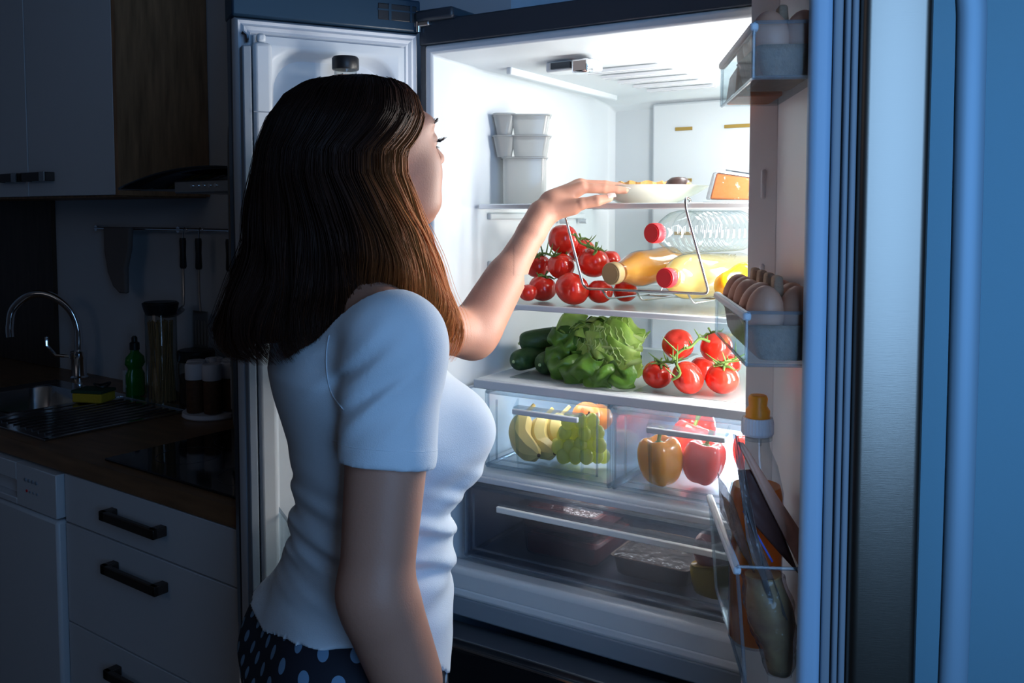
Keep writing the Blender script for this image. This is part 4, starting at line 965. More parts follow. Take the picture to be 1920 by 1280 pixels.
tomato(1354, 709, 32, z=zz+.031, tilt=(.3, .2), label=L2+'front right', group=g2)
tomato(1232, 702, 28, z=zz+.028, tilt=(.4, -.2), label=L2+'front left beside the lettuce', group=g2)
tomato(1271, 645, 30, Y=.165, tilt=(.8, .3), cal=False, label=L2+'upper left one', group=g2)
tomato(1343, 650, 31, Y=.185, tilt=(.5, 0), label=L2+'upper right one', group=g2)
tomato(1318, 690, 25, z=zz+.027, cal=False, label=L2+'behind between the two front ones', group=g2)
tomato(1368, 682, 22, z=zz+.026, cal=False, label=L2+'rear right, half hidden', group=g2)
vine([(1330, 640, .15), (1312, 635, .13), (1295, 650, .10), (1280, 655, .09), (1265, 672, .08), (1275, 700, .065), (1260, 712, .06)], 'curved green vine in front of the vegetable shelf tomatoes', n=36, r=.0027)
vine([(1232, 682, .09), (1250, 678, .08), (1262, 680, .075)], 'short vine piece joining the front left vine tomato')
vine([(1340, 685, .10), (1360, 678, .10), (1380, 672, .13)], 'withered vine piece on the front right vine tomato')

# ================================================================== PEPPERS
def pepper(name, lab, c, r, h, mat, rot=(0, 0, 0), group=None, lobes=4, stemL=.03, par=None):
    o = thing(name, lab, 'bell pepper', (0, 0, 0), group)
    G = []
    for t in np.linspace(.03, PI-.03, 22):
        G.append([(r*math.sin(t)**.75*(1+.10*math.cos(lobes*a))*(1-.10*(1-math.cos(t))/2)*math.cos(a), r*math.sin(t)**.75*(1+.10*math.cos(lobes*a))*(1-.10*(1-math.cos(t))/2)*math.sin(a), h/2*math.cos(t)*(1+.05*math.cos(lobes*a)*math.sin(t))-(.22*h*math.exp(-(t/.42)**2))) for a in np.arange(40)*2*PI/40])
    mk('flesh', MB().grid(G, closev=True, capu=True), mat, o, smooth=180)
    z0 = h*.30
    mk('stem_cap', MB().lathe([(.011, z0-.004), (.010, z0+.001), (.004, z0+.005)], n=14), 'stem', o)
    mk('stem', MB().tube(spline([(0, 0, z0), (.002, 0, z0+stemL*.4), (.008, .002, z0+stemL)], 8), [.0035]*5+[.0042, .005, .0055], 8), 'stem', o)
    o.location = Vector(c); o.rotation_euler = rot; return o
pp = onY(1388, 520, .165)
pepper('yellow_pepper', 'yellow bell pepper lying beside the bottles on the middle shelf', (pp.x, .165, 1.266+.046), .046, .082, 'pepper_y', rot=(1.1, .2, .4))

# ================================================================== CUCUMBERS
def cucumber(p0, p1, r, lab):
    p0 = ca(p0); p1 = ca(p1); d = p1-p0; L = np.linalg.norm(d); mid = (p0+p1)/2+T3(0, 0, .004)
    S = spline([p0, mid, p1], 26); ts = np.linspace(0, 1, 26); R_ = r*np.clip(1-(np.abs(2*ts-1))**7, .02, 1)**.5*(1+.03*np.sin(ts*9))
    o = thing('cucumber', lab, 'cucumber', p0, 'cucumbers')
    mk('skin', MB().tube(S, R_, 22), 'cuke', o, smooth=180)
    mk('blossom_end', MB().ell(p0, .0035), 'lettuce_rib', o)
cz0 = 1.1205+.023
c1 = onZ(963, 678, cz0); c2 = onZ(1012, 684, cz0)
cucumber(c1, c1+Vector((.035, .17, 0)), .0225, 'dark green cucumber lying furthest left on the vegetable shelf')
cucumber(c2, c2+Vector((.02, .17, 0)), .0235, 'dark green cucumber lying between another one and the lettuce')
c3 = onY(974, 663, .17); c3.z = cz0+.030
cucumber(c3, c3+Vector((.115, .07, .018)), .0225, 'dark green cucumber resting on top of the two others')

# ================================================================== LETTUCE
lc = onY(1142, 652, .175)
lt = thing('lettuce', 'large leafy romaine lettuce head filling the middle of the vegetable shelf', 'lettuce', (lc.x, lc.y, 1.1205))
LX = ca(lc); LX[2] = 1.1205+.060
def leaf(phi, w, L, R0, flare, mat, x0, seed, curl=0., ribw=.05):
    """leaf wrapped round the head; base on the right, tip on the left"""
    r = np.random.default_rng(seed); ph = r.uniform(0, 6, 5); nu, nv = 22, 17; G = []
    for i in range(nu):
        u = i/(nu-1); row = []
        prof = math.sin(PI*min(1, .12+u*.80))**.6
        for j in range(nv):
            v = 2*j/(nv-1)-1
            ww = w*(.30+.70*math.sin(PI*min(1, u*.62+.10))**.9)
            edge = abs(v)**2
            ruf = .008*edge*math.sin(11*u+ph[0]+3*v)+.004*edge*math.sin(23*u+ph[1]) + .0016*math.sin(15*u+ph[2])*math.cos(7*v)
            rad = R0*prof + ruf + flare*u**3 + .006*edge*(1 if curl >= 0 else -1) - .004*math.exp(-(v/.10)**2)*(1-u)
            ang = phi + v*ww/max(R0, .03) + .12*math.sin(3*u+ph[3])
            x = x0 - u*L*(1-.05*v*v) 
            row.append((LX[0]+x, LX[1]+rad*math.cos(ang)*1.05, max(LX[2]+rad*math.sin(ang)*1.0, 1.1215+.002*j/nv)))
        G.append(row)
    o = mk('leaf', MB().grid(np.array(G)), mat, lt, smooth=180, thick=.0009, sub=1)
    # midrib with side veins
    m = MB(); mid = [np.array(row[nv//2])+T3(0, 0, 0) for row in G]; ctr = [T3(p[0], LX[1], LX[2]) for p in mid]
    mid = [p+(p-c)/(np.linalg.norm(p-c)+1e-6)*.0030 for p, c in zip(mid, ctr)]
    m.tube(mid[:19], np.linspace(.0065, .0012, 19), 6)
    for i in range(3, 17, 2):
        for s in (-1, 1):
            q = []
            for k in range(0, 7):
                jj = nv//2+s*k; ii = min(nu-1, i+int(k*.55)); p = np.array(G[ii][jj]); c = T3(p[0], LX[1], LX[2]); q.append(p+(p-c)/(np.linalg.norm(p-c)+1e-6)*.0017)
            m.tube(q, np.linspace(.0024, .0007, 7), 4)
    mk('leaf_rib', m, 'lettuce_vein' if mat == 'lettuce_l' else 'lettuce_veind', o, smooth=180)
k = 0
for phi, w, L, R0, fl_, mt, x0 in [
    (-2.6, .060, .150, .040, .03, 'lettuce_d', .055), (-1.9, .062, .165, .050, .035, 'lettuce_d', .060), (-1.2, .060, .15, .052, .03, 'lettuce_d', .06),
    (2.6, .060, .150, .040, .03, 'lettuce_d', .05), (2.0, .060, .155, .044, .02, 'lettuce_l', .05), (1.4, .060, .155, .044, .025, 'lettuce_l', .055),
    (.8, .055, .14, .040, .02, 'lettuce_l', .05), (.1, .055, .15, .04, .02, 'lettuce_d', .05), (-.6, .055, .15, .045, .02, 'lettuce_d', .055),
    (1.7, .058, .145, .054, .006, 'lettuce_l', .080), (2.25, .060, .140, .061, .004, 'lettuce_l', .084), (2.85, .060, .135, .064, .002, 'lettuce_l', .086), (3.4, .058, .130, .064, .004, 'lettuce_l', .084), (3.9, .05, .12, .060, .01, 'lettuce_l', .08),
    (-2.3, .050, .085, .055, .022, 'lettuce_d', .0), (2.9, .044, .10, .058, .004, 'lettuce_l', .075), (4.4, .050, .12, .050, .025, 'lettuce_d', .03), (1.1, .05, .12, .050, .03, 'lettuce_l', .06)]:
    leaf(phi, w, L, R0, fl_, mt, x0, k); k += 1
for i, (px, py, Y, s) in enumerate([(1060, 690, .10, .030), (1050, 665, .12, .028), (1085, 700, .085, .032), (1130, 708, .075, .030), (1170, 705, .08, .028), (1075, 605, .17, .030), (1060, 640, .13, .03), (1105, 690, .075, .03)]):
    p = ca(onY(px, py, Y)); r = np.random.default_rng(50+i); ph = r.uniform(0, 6, 4); G = []
    for a in range(12):
        row = []
        for b in range(12):
            u, v = a/11*2-1, b/11*2-1
            row.append(p+T3(u*s+.004*math.sin(3*v+ph[0]), -.020*(1-u*u)*.6-.014*(1-v*v)+.010*math.sin(3*u+ph[1])*v+.005*math.sin(4*v+ph[2]), v*s*.8+.007*math.sin(3.4*u+ph[3])))
        G.append(row)
    G = np.array(G); G[..., 2] = np.maximum(G[..., 2], 1.1225)
    mk('leaf', MB().grid(G), 'lettuce_d' if i != 5 else 'lettuce_l', lt, smooth=180, thick=.001, sub=1)

# ================================================================== CRISPER CONTENTS
zf = .9525
# bananas
for i, (a, b, c_, lab) in enumerate([((985, 775), (975, 820), (1010, 862), 'yellow banana nearest the left wall of the left crisper'), ((1020, 782), (1010, 825), (1040, 872), 'yellow banana in the middle of the banana bunch'), ((1052, 778), (1040, 815), (1065, 850), 'yellow banana beside the grapes in the left crisper')]):
    y = .085+.03*i
    S = spline([onY(*a, y+.05), onY(*b, y), onY(*c_, y-.035 if i < 2 else y)], 20); S[:, 2] = np.maximum(S[:, 2], zf+.025)
    R_ = .0235*np.clip(1-np.abs(np.linspace(-1, 1, 20))**4, .20, 1)
    o = thing('banana', lab, 'banana', S[0], 'bananas')
    mk('peel', MB().tube(S, R_, 7), 'banana', o, smooth=35); mk('tip', MB().ell(S[-1], .004), 'twig', o); mk('stalk', MB().tube([S[0], S[0]+T3(.01, .02, .016)], .004, 6), 'banana', o)
# grapes
gc = onY(1085, 830, .15)
gr = thing('grape_bunch', 'bunch of green grapes on a brown stalk in the left crisper', 'grapes', (gc.x, gc.y, zf))
spots = []
rg = np.random.default_rng(4)
for px in range(1048, 1136, 20):
    for j, py in enumerate(range(792, 890, 21)):
        for yy in (.075, .105, .140):
            q = (px+rg.uniform(-5, 5)+(8 if j % 2 else 0), py+rg.uniform(-4, 4)); 
            if q[0] > 1132 or (q[0] < 1060 and q[1] < 800): continue
            p = onY(q[0], q[1], yy+rg.uniform(-.008, .008)); p.x = min(p.x, .368)
            if p.z < zf+.015: p.z = zf+.015
            if all((p-s_).length > .0215 for s_ in spots): spots.append(p)
for p in spots: mk('grape', MB().ell(p, (.0135, .0135, .0155), 16, 10), 'grape', gr, smooth=180)
sk_ = [onY(1105, 772, .13), onY(1100, 790, .115), onY(1112, 810, .105), onY(1118, 840, .11)]
mk('stalk', MB().tube(spline(sk_, 14), .0022, 6).tube(spline([onY(1105, 775, .13), onY(1088, 785, .11), onY(1082, 800, .105)], 8), .0016, 5), 'twig', gr)
for i, (px, py, y) in enumerate([(1100, 768, .22), (1122, 772, .25)]):
    p = onY(px, py, y); p.x = min(p.x, .345); o = thing('peach', ['reddish peach', 'orange peach'][i]+' behind the grapes in the left crisper', 'peach', p, 'peaches')
    mk('flesh', MB().ell((p.x, p.y, zf+.034 if i > 5 else p.z-.012), (.031, .031, .029)), 'apple', o, smooth=180)
    mk('stalk', MB().tube([(p.x, p.y, p.z+.012), (p.x+.002, p.y, p.z+.024)], .0015, 5), 'twig', o)
# right crisper
def on_floor(px, py, r): p = onZ(px, py, zf+r); return p
p = on_floor(1238, 862, .045)
pepper('orange_pepper', 'large orange bell pepper standing in the right crisper', (p.x, p.y, zf+.047), .040, .098, 'pepper_o', rot=(.05, -.1, .3))
p = on_floor(1192, 862, .035)
pepper('yellow_pepper', 'smaller yellow-orange pepper lying behind the large orange one', (max(p.x, .435), p.y+.07, zf+.036), .034, .07, 'pepper_o', rot=(1.3, 0, .5))
p = on_floor(1318, 866, .042)
pepper('red_pepper', 'large red pepper at the front of the right crisper', (p.x+.002, p.y, zf+.046), .040, .088, 'pepper_r', rot=(.1, .1, .8))
p = onY(1286, 838, .22)
pepper('red_pepper', 'red pepper behind the large orange pepper', (p.x, .24, zf+.045), .040, .085, 'pepper_r', rot=(.2, .3, 1.5))
pepper('red_pepper', 'red pepper at the right back corner of the right crisper', (.595, .22, zf+.045), .042, .088, 'pepper_r', rot=(0, .2, 2.5))
pepper('red_pepper', 'red pepper at the far left of the right crisper', (.44, .33, zf+.045), .040, .088, 'pepper_r', rot=(0, .2, 1.5))
# ================================================================== DELI DRAWER CONTENTS
zd = .7695
def tray(lab, x0, x1, y0, y1, z0, h, mat, cat='food tray', top='clear'):
    t = thing('food_tray', lab, cat, ((x0+x1)/2, (y0+y1)/2, z0))
    G = [[(x, y, z) for x, y in rrect(x0+e, x1-e, y0+e, y1-e, .012, 5)] for e, z in ((.010, z0), (.006, z0+.004), (.001, z0+h-.004), (-.004, z0+h))]
    mk('tray', MB().grid(G, closev=True), 'smoke' if top == 'clear' else 'tray_dark', t)
    m = MB(); rs = np.random.default_rng(int(x0*1000)); G2 = []
    for e, z in ((.012, z0+.002), (.006, z0+.008), (.006, z0+h*.72), (.014, z0+h*.86)):
        G2.append([(x+rs.normal()*.0008, y, z+rs.normal()*.0012) for x, y in rrect(x0+e, x1-e, y0+e, y1-e, .014, 5)])
    m.grid(G2, closev=True, capu=True); mk('meat', m, mat, t)
    mk('film', MB().grid([[(x, y, z0+h+.0005) for x, y in rrect(x0, x1, y0, y1, .012, 5)], [(x, y, z0+h+.002) for x, y in rrect(x0+.01, x1-.01, y0+.01, y1-.01, .012, 5)]], closev=True, capu=True), 'wrap', t)
tray('tray of dark red meat at the bottom left of the deli drawer', .175, .345, .06, .24, zd, .050, 'meat')
tray('second meat tray stacked on top at the left of the deli drawer', .170, .340, .055, .23, zd+.054, .048, 'meat')
tray('low brown food tray in the middle of the deli drawer', .375, .525, .06, .22, zd, .038, 'tray_dark', top='x')
sgp = thing('sausage_pack', 'yellow packet of pink sausage at the right of the deli drawer', 'package', (.60, .10, zd))
p0 = ca(onY(1330, 1110, .05)); 
m = MB(); G = []
for i, (dz, rx) in enumerate(((0, .020), (.006, .034), (.03, .040), (.055, .042), (.062, .040))):
    G.append([(.573+rx*math.cos(t)*1.1, .072+rx*.8*math.sin(t), zd+dz+.010*(math.cos(t))*(dz/.06)) for t in np.arange(30)*2*PI/30])
m.grid(G, closev=True, capu=True); mk('wrapper', m, 'yellow_pack', sgp, smooth=180)
mk('meat', MB().ell((.571, .074, zd+.080), (.040, .030, .040)), 'sausage', sgp, smooth=180)
mk('slice', MB().ell((.556, .042, zd+.095), (.013, .006, .016)), 'sausage', sgp, smooth=180)
mk('slice', MB().ell((.556, .0375, zd+.095), (.005, .004, .007)), 'meat', sgp, smooth=180)
# ================================================================== THE WOMAN
# level frame of the room seen from the camera position: (r, f, z); W turns it into world coordinates
_F = np.array([[RR.x, RR.y, 0], [FF.x, FF.y, 0], [0, 0, 1.]]); _C = np.array([CAM.x, CAM.y, 0])
def W(P): return np.asarray(P, float).reshape(-1, 3) @ _F + _C
def smin(a, b, k): h = np.clip(.5+.5*(b-a)/k, 0, 1); return b+(a-b)*h-k*h*(1-h)
def smax(a, b, k): return -smin(-a, -b, k)
def sd_cone(p, a, b, ra, rb):
    a = np.array(a, float); b = np.array(b, float); d = b-a; L2 = d@d
    t = np.clip(((p-a)@d)/L2, 0, 1); q = p-a-t[..., None]*d; return np.sqrt((q*q).sum(-1)) - (ra+(rb-ra)*t)
def sd_ell(p, c, r, R=None):
    q = p-np.array(c, float)
    if R is not None: q = q@R
    r = np.array(r, float); k0 = np.sqrt(((q/r)**2).sum(-1)); k1 = np.sqrt(((q/(r*r))**2).sum(-1))+1e-9; return k0*(k0-1)/k1
def nets(fn, lo, hi, h):
    """surface nets: a closed quad mesh of fn = 0"""
    n = [int(math.ceil((b-a)/h))+1 for a, b in zip(lo, hi)]
    ax = [lo[i]+h*np.arange(n[i]) for i in range(3)]
    D = np.empty(n, np.float32)
    for i in range(0, n[0], 24):
        X, Y, Z = np.meshgrid(ax[0][i:i+24], ax[1], ax[2], indexing='ij'); D[i:i+24] = fn(np.stack([X, Y, Z], -1))
    S = D < 0; cs = np.zeros([m-1 for m in n]+[3], np.float32); cn = np.zeros([m-1 for m in n], np.float32)
    a0 = [slice(0, -1)]*3
    for axi in range(3):
        oth = [k for k in range(3) if k != axi]
        for u in (0, 1):
            for v in (0, 1):
                s0 = [slice(0, -1)]*3; s0[oth[0]] = slice(u, n[oth[0]]-1+u); s0[oth[1]] = slice(v, n[oth[1]]-1+v)
                s1 = list(s0); s1[axi] = slice(1, None)
                A = D[tuple(s0)]; B = D[tuple(s1)]; cr = (A < 0) != (B < 0)
                t = np.where(cr, A/(A-B+1e-12), 0); cn += cr
                cs[..., axi] += t*cr; cs[..., oth[0]] += u*cr; cs[..., oth[1]] += v*cr
    act = cn > 0; idx = -np.ones(act.shape, np.int64); idx[act] = np.arange(act.sum())
    ijk = np.argwhere(act); V = (ijk + cs[act]/cn[act][:, None])*h + np.array(lo)
    Q = []
    for axi in range(3):
        o1, o2 = [(1, 2), (2, 0), (0, 1)][axi]
        s0 = [slice(None)]*3; s1 = [slice(None)]*3; s0[axi] = slice(0, -1); s1[axi] = slice(1, None)
        cr = S[tuple(s0)] != S[tuple(s1)]; sl = [slice(None)]*3; sl[o1] = slice(1, -1); sl[o2] = slice(1, -1)
        w = np.argwhere(cr[tuple(sl)]); 
        if not len(w): continue
        w[:, o1] += 1; w[:, o2] += 1
        fl = S[tuple(s0)][tuple(w.T)]
        e1 = np.zeros(3, int); e1[o1] = 1; e2 = np.zeros(3, int); e2[o2] = 1
        q = np.stack([idx[tuple((w).T)], idx[tuple((w-e1).T)], idx[tuple((w-e1-e2).T)], idx[tuple((w-e2).T)]], 1)
        q[~fl] = q[~fl][:, ::-1]; Q.append(q)
    Q = np.concatenate(Q); Q = Q[(Q >= 0).all(1)]
    return V, Q
def relax(V, Q, it=2, lam=.5):
    for _ in range(it):
        s = np.zeros_like(V); c = np.zeros(len(V))
        for k in range(4):
            a, b = Q[:, k], Q[:, (k+1) % 4]
            np.add.at(s, a, V[b]); np.add.at(c, a, 1); np.add.at(s, b, V[a]); np.add.at(c, b, 1)
        V = V + lam*(s/np.maximum(c, 1)[:, None]-V)
    return V
def meshobj(name, V, Q, mats, parent, uv=None, midx=None, level=True):
    base = np.array(wloc(parent)); P = (W(V) if level else V) - base
    me = bpy.data.meshes.new(name); me.from_pydata(P.tolist(), [], Q.tolist() if hasattr(Q, 'tolist') else Q)
    for m in mats: me.materials.append(M[m])
    me.update(); me.shade_smooth()
    if uv is not None:
        l = me.uv_layers.new(name='UVMap'); li = np.empty(len(me.loops), np.int32); me.loops.foreach_get('vertex_index', li); l.data.foreach_set('uv', uv[li].astype(np.float32).ravel())
    o = bpy.data.objects.new(name, me); COL.objects.link(o); o.parent = parent; return o
# body axes
PH = math.radians(27); bd = np.array([math.cos(PH), math.sin(PH), 0]); bs_ = np.array([math.sin(PH), -math.cos(PH), 0])    # forward; to her right
PHh = math.radians(42); hd_ = np.array([math.cos(PHh), math.sin(PHh), 0]); hs_ = np.array([math.sin(PHh), -math.cos(PHh), 0])
HC = np.array([-.186, 1.205, 1.534])
Rh = np.stack([hd_, hs_, [0, 0, 1.]], 1)      # head local (x forward, y her right, z up) = (p-HC) @ Rh
# torso rings: z, centre r, centre f, half depth (front-back), half width
TR = np.array([
    [.60, -.232, 1.20, .115, .165], [.70, -.232, 1.20, .120, .172], [.78, -.230, 1.20, .128, .178], [.84, -.232, 1.20, .130, .178], [.90, -.217, 1.20, .118, .162],
    [.95, -.204, 1.20, .108, .148], [1.00, -.196, 1.20, .100, .137], [1.06, -.189, 1.20, .097, .134], [1.10, -.187, 1.20, .099, .138], [1.14, -.190, 1.20, .103, .148],
    [1.20, -.203, 1.20, .105, .158], [1.24, -.213, 1.20, .104, .160], [1.28, -.214, 1.20, .098, .152], [1.32, -.210, 1.20, .078, .125], [1.36, -.205, 1.205, .055, .075], [1.40, -.200, 1.21, .05, .055]])
def torso(p, off=0.):
    z = p[..., 2]; cr = np.interp(z, TR[:, 0], TR[:, 1]); cf_ = np.interp(z, TR[:, 0], TR[:, 2]); a = np.interp(z, TR[:, 0], TR[:, 3])+off; b = np.interp(z, TR[:, 0], TR[:, 4])+off
    dx = p[..., 0]-cr; dy = p[..., 1]-cf_; u = dx*bd[0]+dy*bd[1]; v = dx*bs_[0]+dy*bs_[1]
    k = ((np.abs(u)/a)**2.2+(np.abs(v)/b)**2.2)**(1/2.2); d = (k-1)*np.minimum(a, b)
    d = np.maximum(d, np.maximum(z-1.40, .62-z)); 
    # spine groove and shoulder blades
    return d
SC = np.array([-.205, 1.20])
def bp(u, v, z): q = SC[0]*1.0; return np.array([SC[0]+bd[0]*u+bs_[0]*v, SC[1]+bd[1]*u+bs_[1]*v, z])
NS = np.array([-.137, 1.052, 1.296]); NE = lvl(704, 1108, 1.00); NW = lvl(820, 1420, 1.05); 
FS = bp(.055, -.155, 1.300); FE = lvl(886, 628, 1.545); FW = lvl(1016, 402, 1.655)
def bust(p, off=0.):
    d = sd_ell(p, bp(.098, .062, 1.155), (.062+off,)*3); d2 = sd_ell(p, bp(.106, -.062, 1.160), (.064+off,)*3)
    return np.minimum(d, d2)
def shoulders(p, off=0.):
    d = sd_cone(p, NS, bp(-.01, .05, 1.335), .052+off, .040+off); d = smin(d, sd_cone(p, FS, bp(.0, -.05, 1.335), .050+off, .040+off), .03); return d
def arms(p, off=0.):
    near = smin(sd_cone(p, NS, NE, .0535+off, .0415+off), sd_cone(p, NE, NW, .0415+off, .026+off), .018)
    dlt = NS*.6+NE*.4
    near = smin(near, sd_cone(p, NE+(NW-NE)*.12, NE+(NW-NE)*.5, .042+off, .038+off), .02)
    far = smin(sd_cone(p, FS, FE, .047+off, .041+off), sd_cone(p, FE, FW, .0405+off, .0225+off), .016)
    far = smin(far, sd_cone(p, FE+(FW-FE)*.10, FE+(FW-FE)*.45, .040+off, .034+off), .02)
    return near, far
NKa, NKb = np.array([-.205, 1.205, 1.30]), np.array([-.195, 1.212, 1.47])
def body_up(p):
    d = torso(p, -.009); d = smin(d, shoulders(p), .04); d = smin(d, bust(p), .025)
    d = smin(d, sd_cone(p, NKa, NKb, .060, .052), .035)
    n, f = arms(p); d = smin(d, n, .022); d = smin(d, f, .022); return d
# ---- hand (left hand, palm down on the shelf edge)
def L_(px, py, f): return lvl(px, py, f)
KN = [L_(1128, 349, 1.688), L_(1122, 347, 1.708), L_(1112, 348, 1.728), L_(1100, 352, 1.746)]          # index .. little knuckles
hand_pts = {
    'index': [L_(1090, 352, 1.672), L_(1133, 354, 1.672), L_(1157, 356, 1.672), L_(1172, 357, 1.672)],
    'middle': [L_(1088, 346, 1.694), L_(1134, 347, 1.698), L_(1160, 350, 1.700), L_(1179, 353, 1.700)],
    'ring': [L_(1082, 347, 1.716), L_(1124, 347, 1.722), L_(1150, 350, 1.724), L_(1168, 353, 1.724)],
    'little': [L_(1075, 352, 1.736), L_(1108, 353, 1.742), L_(1128, 355, 1.744), L_(1144, 357, 1.744)]}
fr_r = {'index': (.0098, .0088, .0078, .0066), 'middle': (.0100, .0090, .0080, .0067), 'ring': (.0096, .0085, .0076, .0064), 'little': (.0085, .0074, .0066, .0056)}
thumb = [L_(1046, 392, 1.650), L_(1090, 382, 1.642), L_(1120, 376, 1.640), L_(1142, 371, 1.642)]
def hand(p):
    d = sd_cone(p, FW+(FE-FW)*.15, FW, .0245, .0225)
    d = smin(d, sd_cone(p, FW, L_(1040, 382, 1.665), .0225, .022), .012)
    # palm: flattened blend from the wrist to each finger root
    for k, q in (('index', .0145), ('middle', .0140), ('ring', .0135), ('little', .0125)):
        d = smin(d, sd_cone(p, L_(1035, 381, 1.668), hand_pts[k][0], .0195, q*.86), .010)
    d = smin(d, sd_cone(p, L_(1040, 392, 1.656), L_(1075, 388, 1.650), .0205, .0150), .012)     # ball of the thumb
    for k in hand_pts:
        P = hand_pts[k]; R_ = fr_r[k]; f = sd_cone(p, P[0], P[1], R_[0], R_[1]); f = smin(f, sd_cone(p, P[1], P[2], R_[1], R_[2]), .002); f = smin(f, sd_cone(p, P[2], P[3], R_[2], R_[3]), .002)
        d = smin(d, f, .0035)
    P = thumb; f = sd_cone(p, P[0], P[1], .0135, .0112); f = smin(f, sd_cone(p, P[1], P[2], .0108, .0102), .003); f = smin(f, sd_cone(p, P[2], P[3], .0103, .0078), .003)
    return smin(d, f, .006)
# ---- head
def head(p):
    q = (p-HC)@Rh; y = np.abs(q[..., 1]); qs = np.stack([q[..., 0], y, q[..., 2]], -1)
    d = sd_ell(q, (-.014, 0, .014), (.090, .070, .069))
    d = smin(d, sd_ell(q, (.030, 0, -.022), (.054, .056, .078)), .03)
    d = smin(d, sd_ell(qs, (.020, .036, -.058), (.040, .020, .034)), .028)      # jaw angle
    d = smin(d, sd_ell(q, (.078, 0, -.084), (.020, .024, .018)), .026); d = smin(d, sd_ell(qs, (.056, .030, -.066), (.030, .024, .026)), .022)          # chin
    d = smin(d, sd_ell(qs, (.054, .036, -.026), (.028, .022, .028)), .022)      # cheeks
    d = smin(d, sd_ell(qs, (.054, .026, .038), (.022, .026, .012)), .018)       # brow ridge
    d = smax(d, -sd_ell(qs, (.092, .032, .016), (.016, .017, .012)), .012)      # eye sockets
    n = sd_cone(q, (.078, 0, .026), (.1095, 0, -.007), .0065, .0092); n = smin(n, sd_ell(qs, (.099, .0100, -.012), (.010, .0068, .0070)), .006)
    d = smin(d, n, .009)
    d = smax(d, -sd_ell(qs, (.105, .0055, -.0205), (.0045, .0028, .003)), .002)
    d = smin(d, sd_ell(q, (.080, 0, -.046), (.0150, .028, .016)), .014)
    d = smin(d, sd_ell(q, (.0945, 0, -.0400), (.0060, .019, .0045)), .003); d = smin(d, sd_ell(q, (.0935, 0, -.0500), (.0068, .017, .0050)), .003)
    d = smin(d, sd_ell(qs, (.066, .031, .015), (.0155, .0165, .0125)), .005)     # eyelids over the eyeballs
    d = smax(d, -sd_ell(qs, (.084, .032, .0125), (.008, .0125, .0050)), .0025)   # eye opening
    e = sd_ell(qs, (-.012, .069, -.004), (.016, .004, .027)); d = smin(d, e, .006)
    return d
def skin(p):
    d = body_up(p); d = smin(d, smin(head(p), sd_cone(p, NKa, NKb, .058, .052), .018), .012); return smin(d, hand(p), .010)
root_p = W([[-.225, 1.20, 0]])[0]
wm = thing('person', 'woman with long brown hair in a white t-shirt reaching into the open fridge', 'person', root_p)
parts = []
def chunk(fn, lo, hi, h, it=1):
    V, Q = nets(fn, lo, hi, h); parts.append((relax(V, Q, it), Q))
# legs and lower body
hipN = bp(-.03, .092, .84)+T3(-.02, 0, 0); hipF = bp(-.03, -.092, .84)+T3(-.02, 0, 0)
def legs(p, off=0.):
    out = None
    for hp_, kn, an in ((hipN, hipN+T3(.015, .0, -.37), hipN+T3(-.015, .0, -.76)), (hipF, hipF+T3(.03, .0, -.37), hipF+T3(.0, .0, -.76))):
        d = sd_cone(p, hp_, kn, .088+off, .052+off); d = smin(d, sd_cone(p, kn, an, .052+off, .030+off), .02); d = smin(d, sd_cone(p, kn+T3(-.012, -.004, -.10), kn+T3(-.006, 0, -.2), .050+off, .042+off), .03)
        out = d if out is None else smin(out, d, .01)
    return out
def feet(p):
    out = None
    for an in (hipN+T3(-.015, 0, -.76), hipF+T3(0, 0, -.76)):
        heel = np.array([an[0], an[1], .032])-bd*.025; toe = np.array([an[0], an[1], .018])+bd*.16
        d = smin(sd_cone(p, an, heel+bd*.02, .034, .032), sd_cone(p, heel, toe, .032, .016), .02); d = smin(d, sd_ell(p, toe-bd*.03, (.045, .038, .016), np.stack([bd, bs_, [0, 0, 1.]], 1)), .02)
        out = d if out is None else np.minimum(out, d)
    return np.maximum(out, .001-p[..., 2])
def skin_low(p): return smin(smin(legs(p), torso(p, -.009), .03), feet(p), .02)
chunk(lambda p: np.maximum(skin_low(p), p[..., 2]-.80), (-.44, .96, -.01), (.02, 1.46, .82), .008)
chunk(lambda p: np.maximum(smin(body_up(p), sd_cone(p, NKa, NKb, .060, .052), .01), p[..., 2]-1.42), (-.40, .92, .72), (.02, 1.64, 1.44), .0045)
chunk(lambda p: np.maximum(np.maximum(skin(p), 1.36-p[..., 2]), p[..., 0]-0.0), (-.31, 1.06, 1.35), (.0, 1.34, 1.66), .0028)
chunk(lambda p: np.maximum(smin(arms(p)[1], hand(p), .012), .0-p[..., 0]), (-.002, 1.52, 1.34), (.24, 1.79, 1.54), .0019, 1)
Vb = np.concatenate([a for a, b in parts]); off_ = np.cumsum([0]+[len(a) for a, b in parts[:-1]]); Qb = np.concatenate([b+o for (a, b), o in zip(parts, off_)])
body = meshobj('body', Vb, Qb, ['skin'], wm)
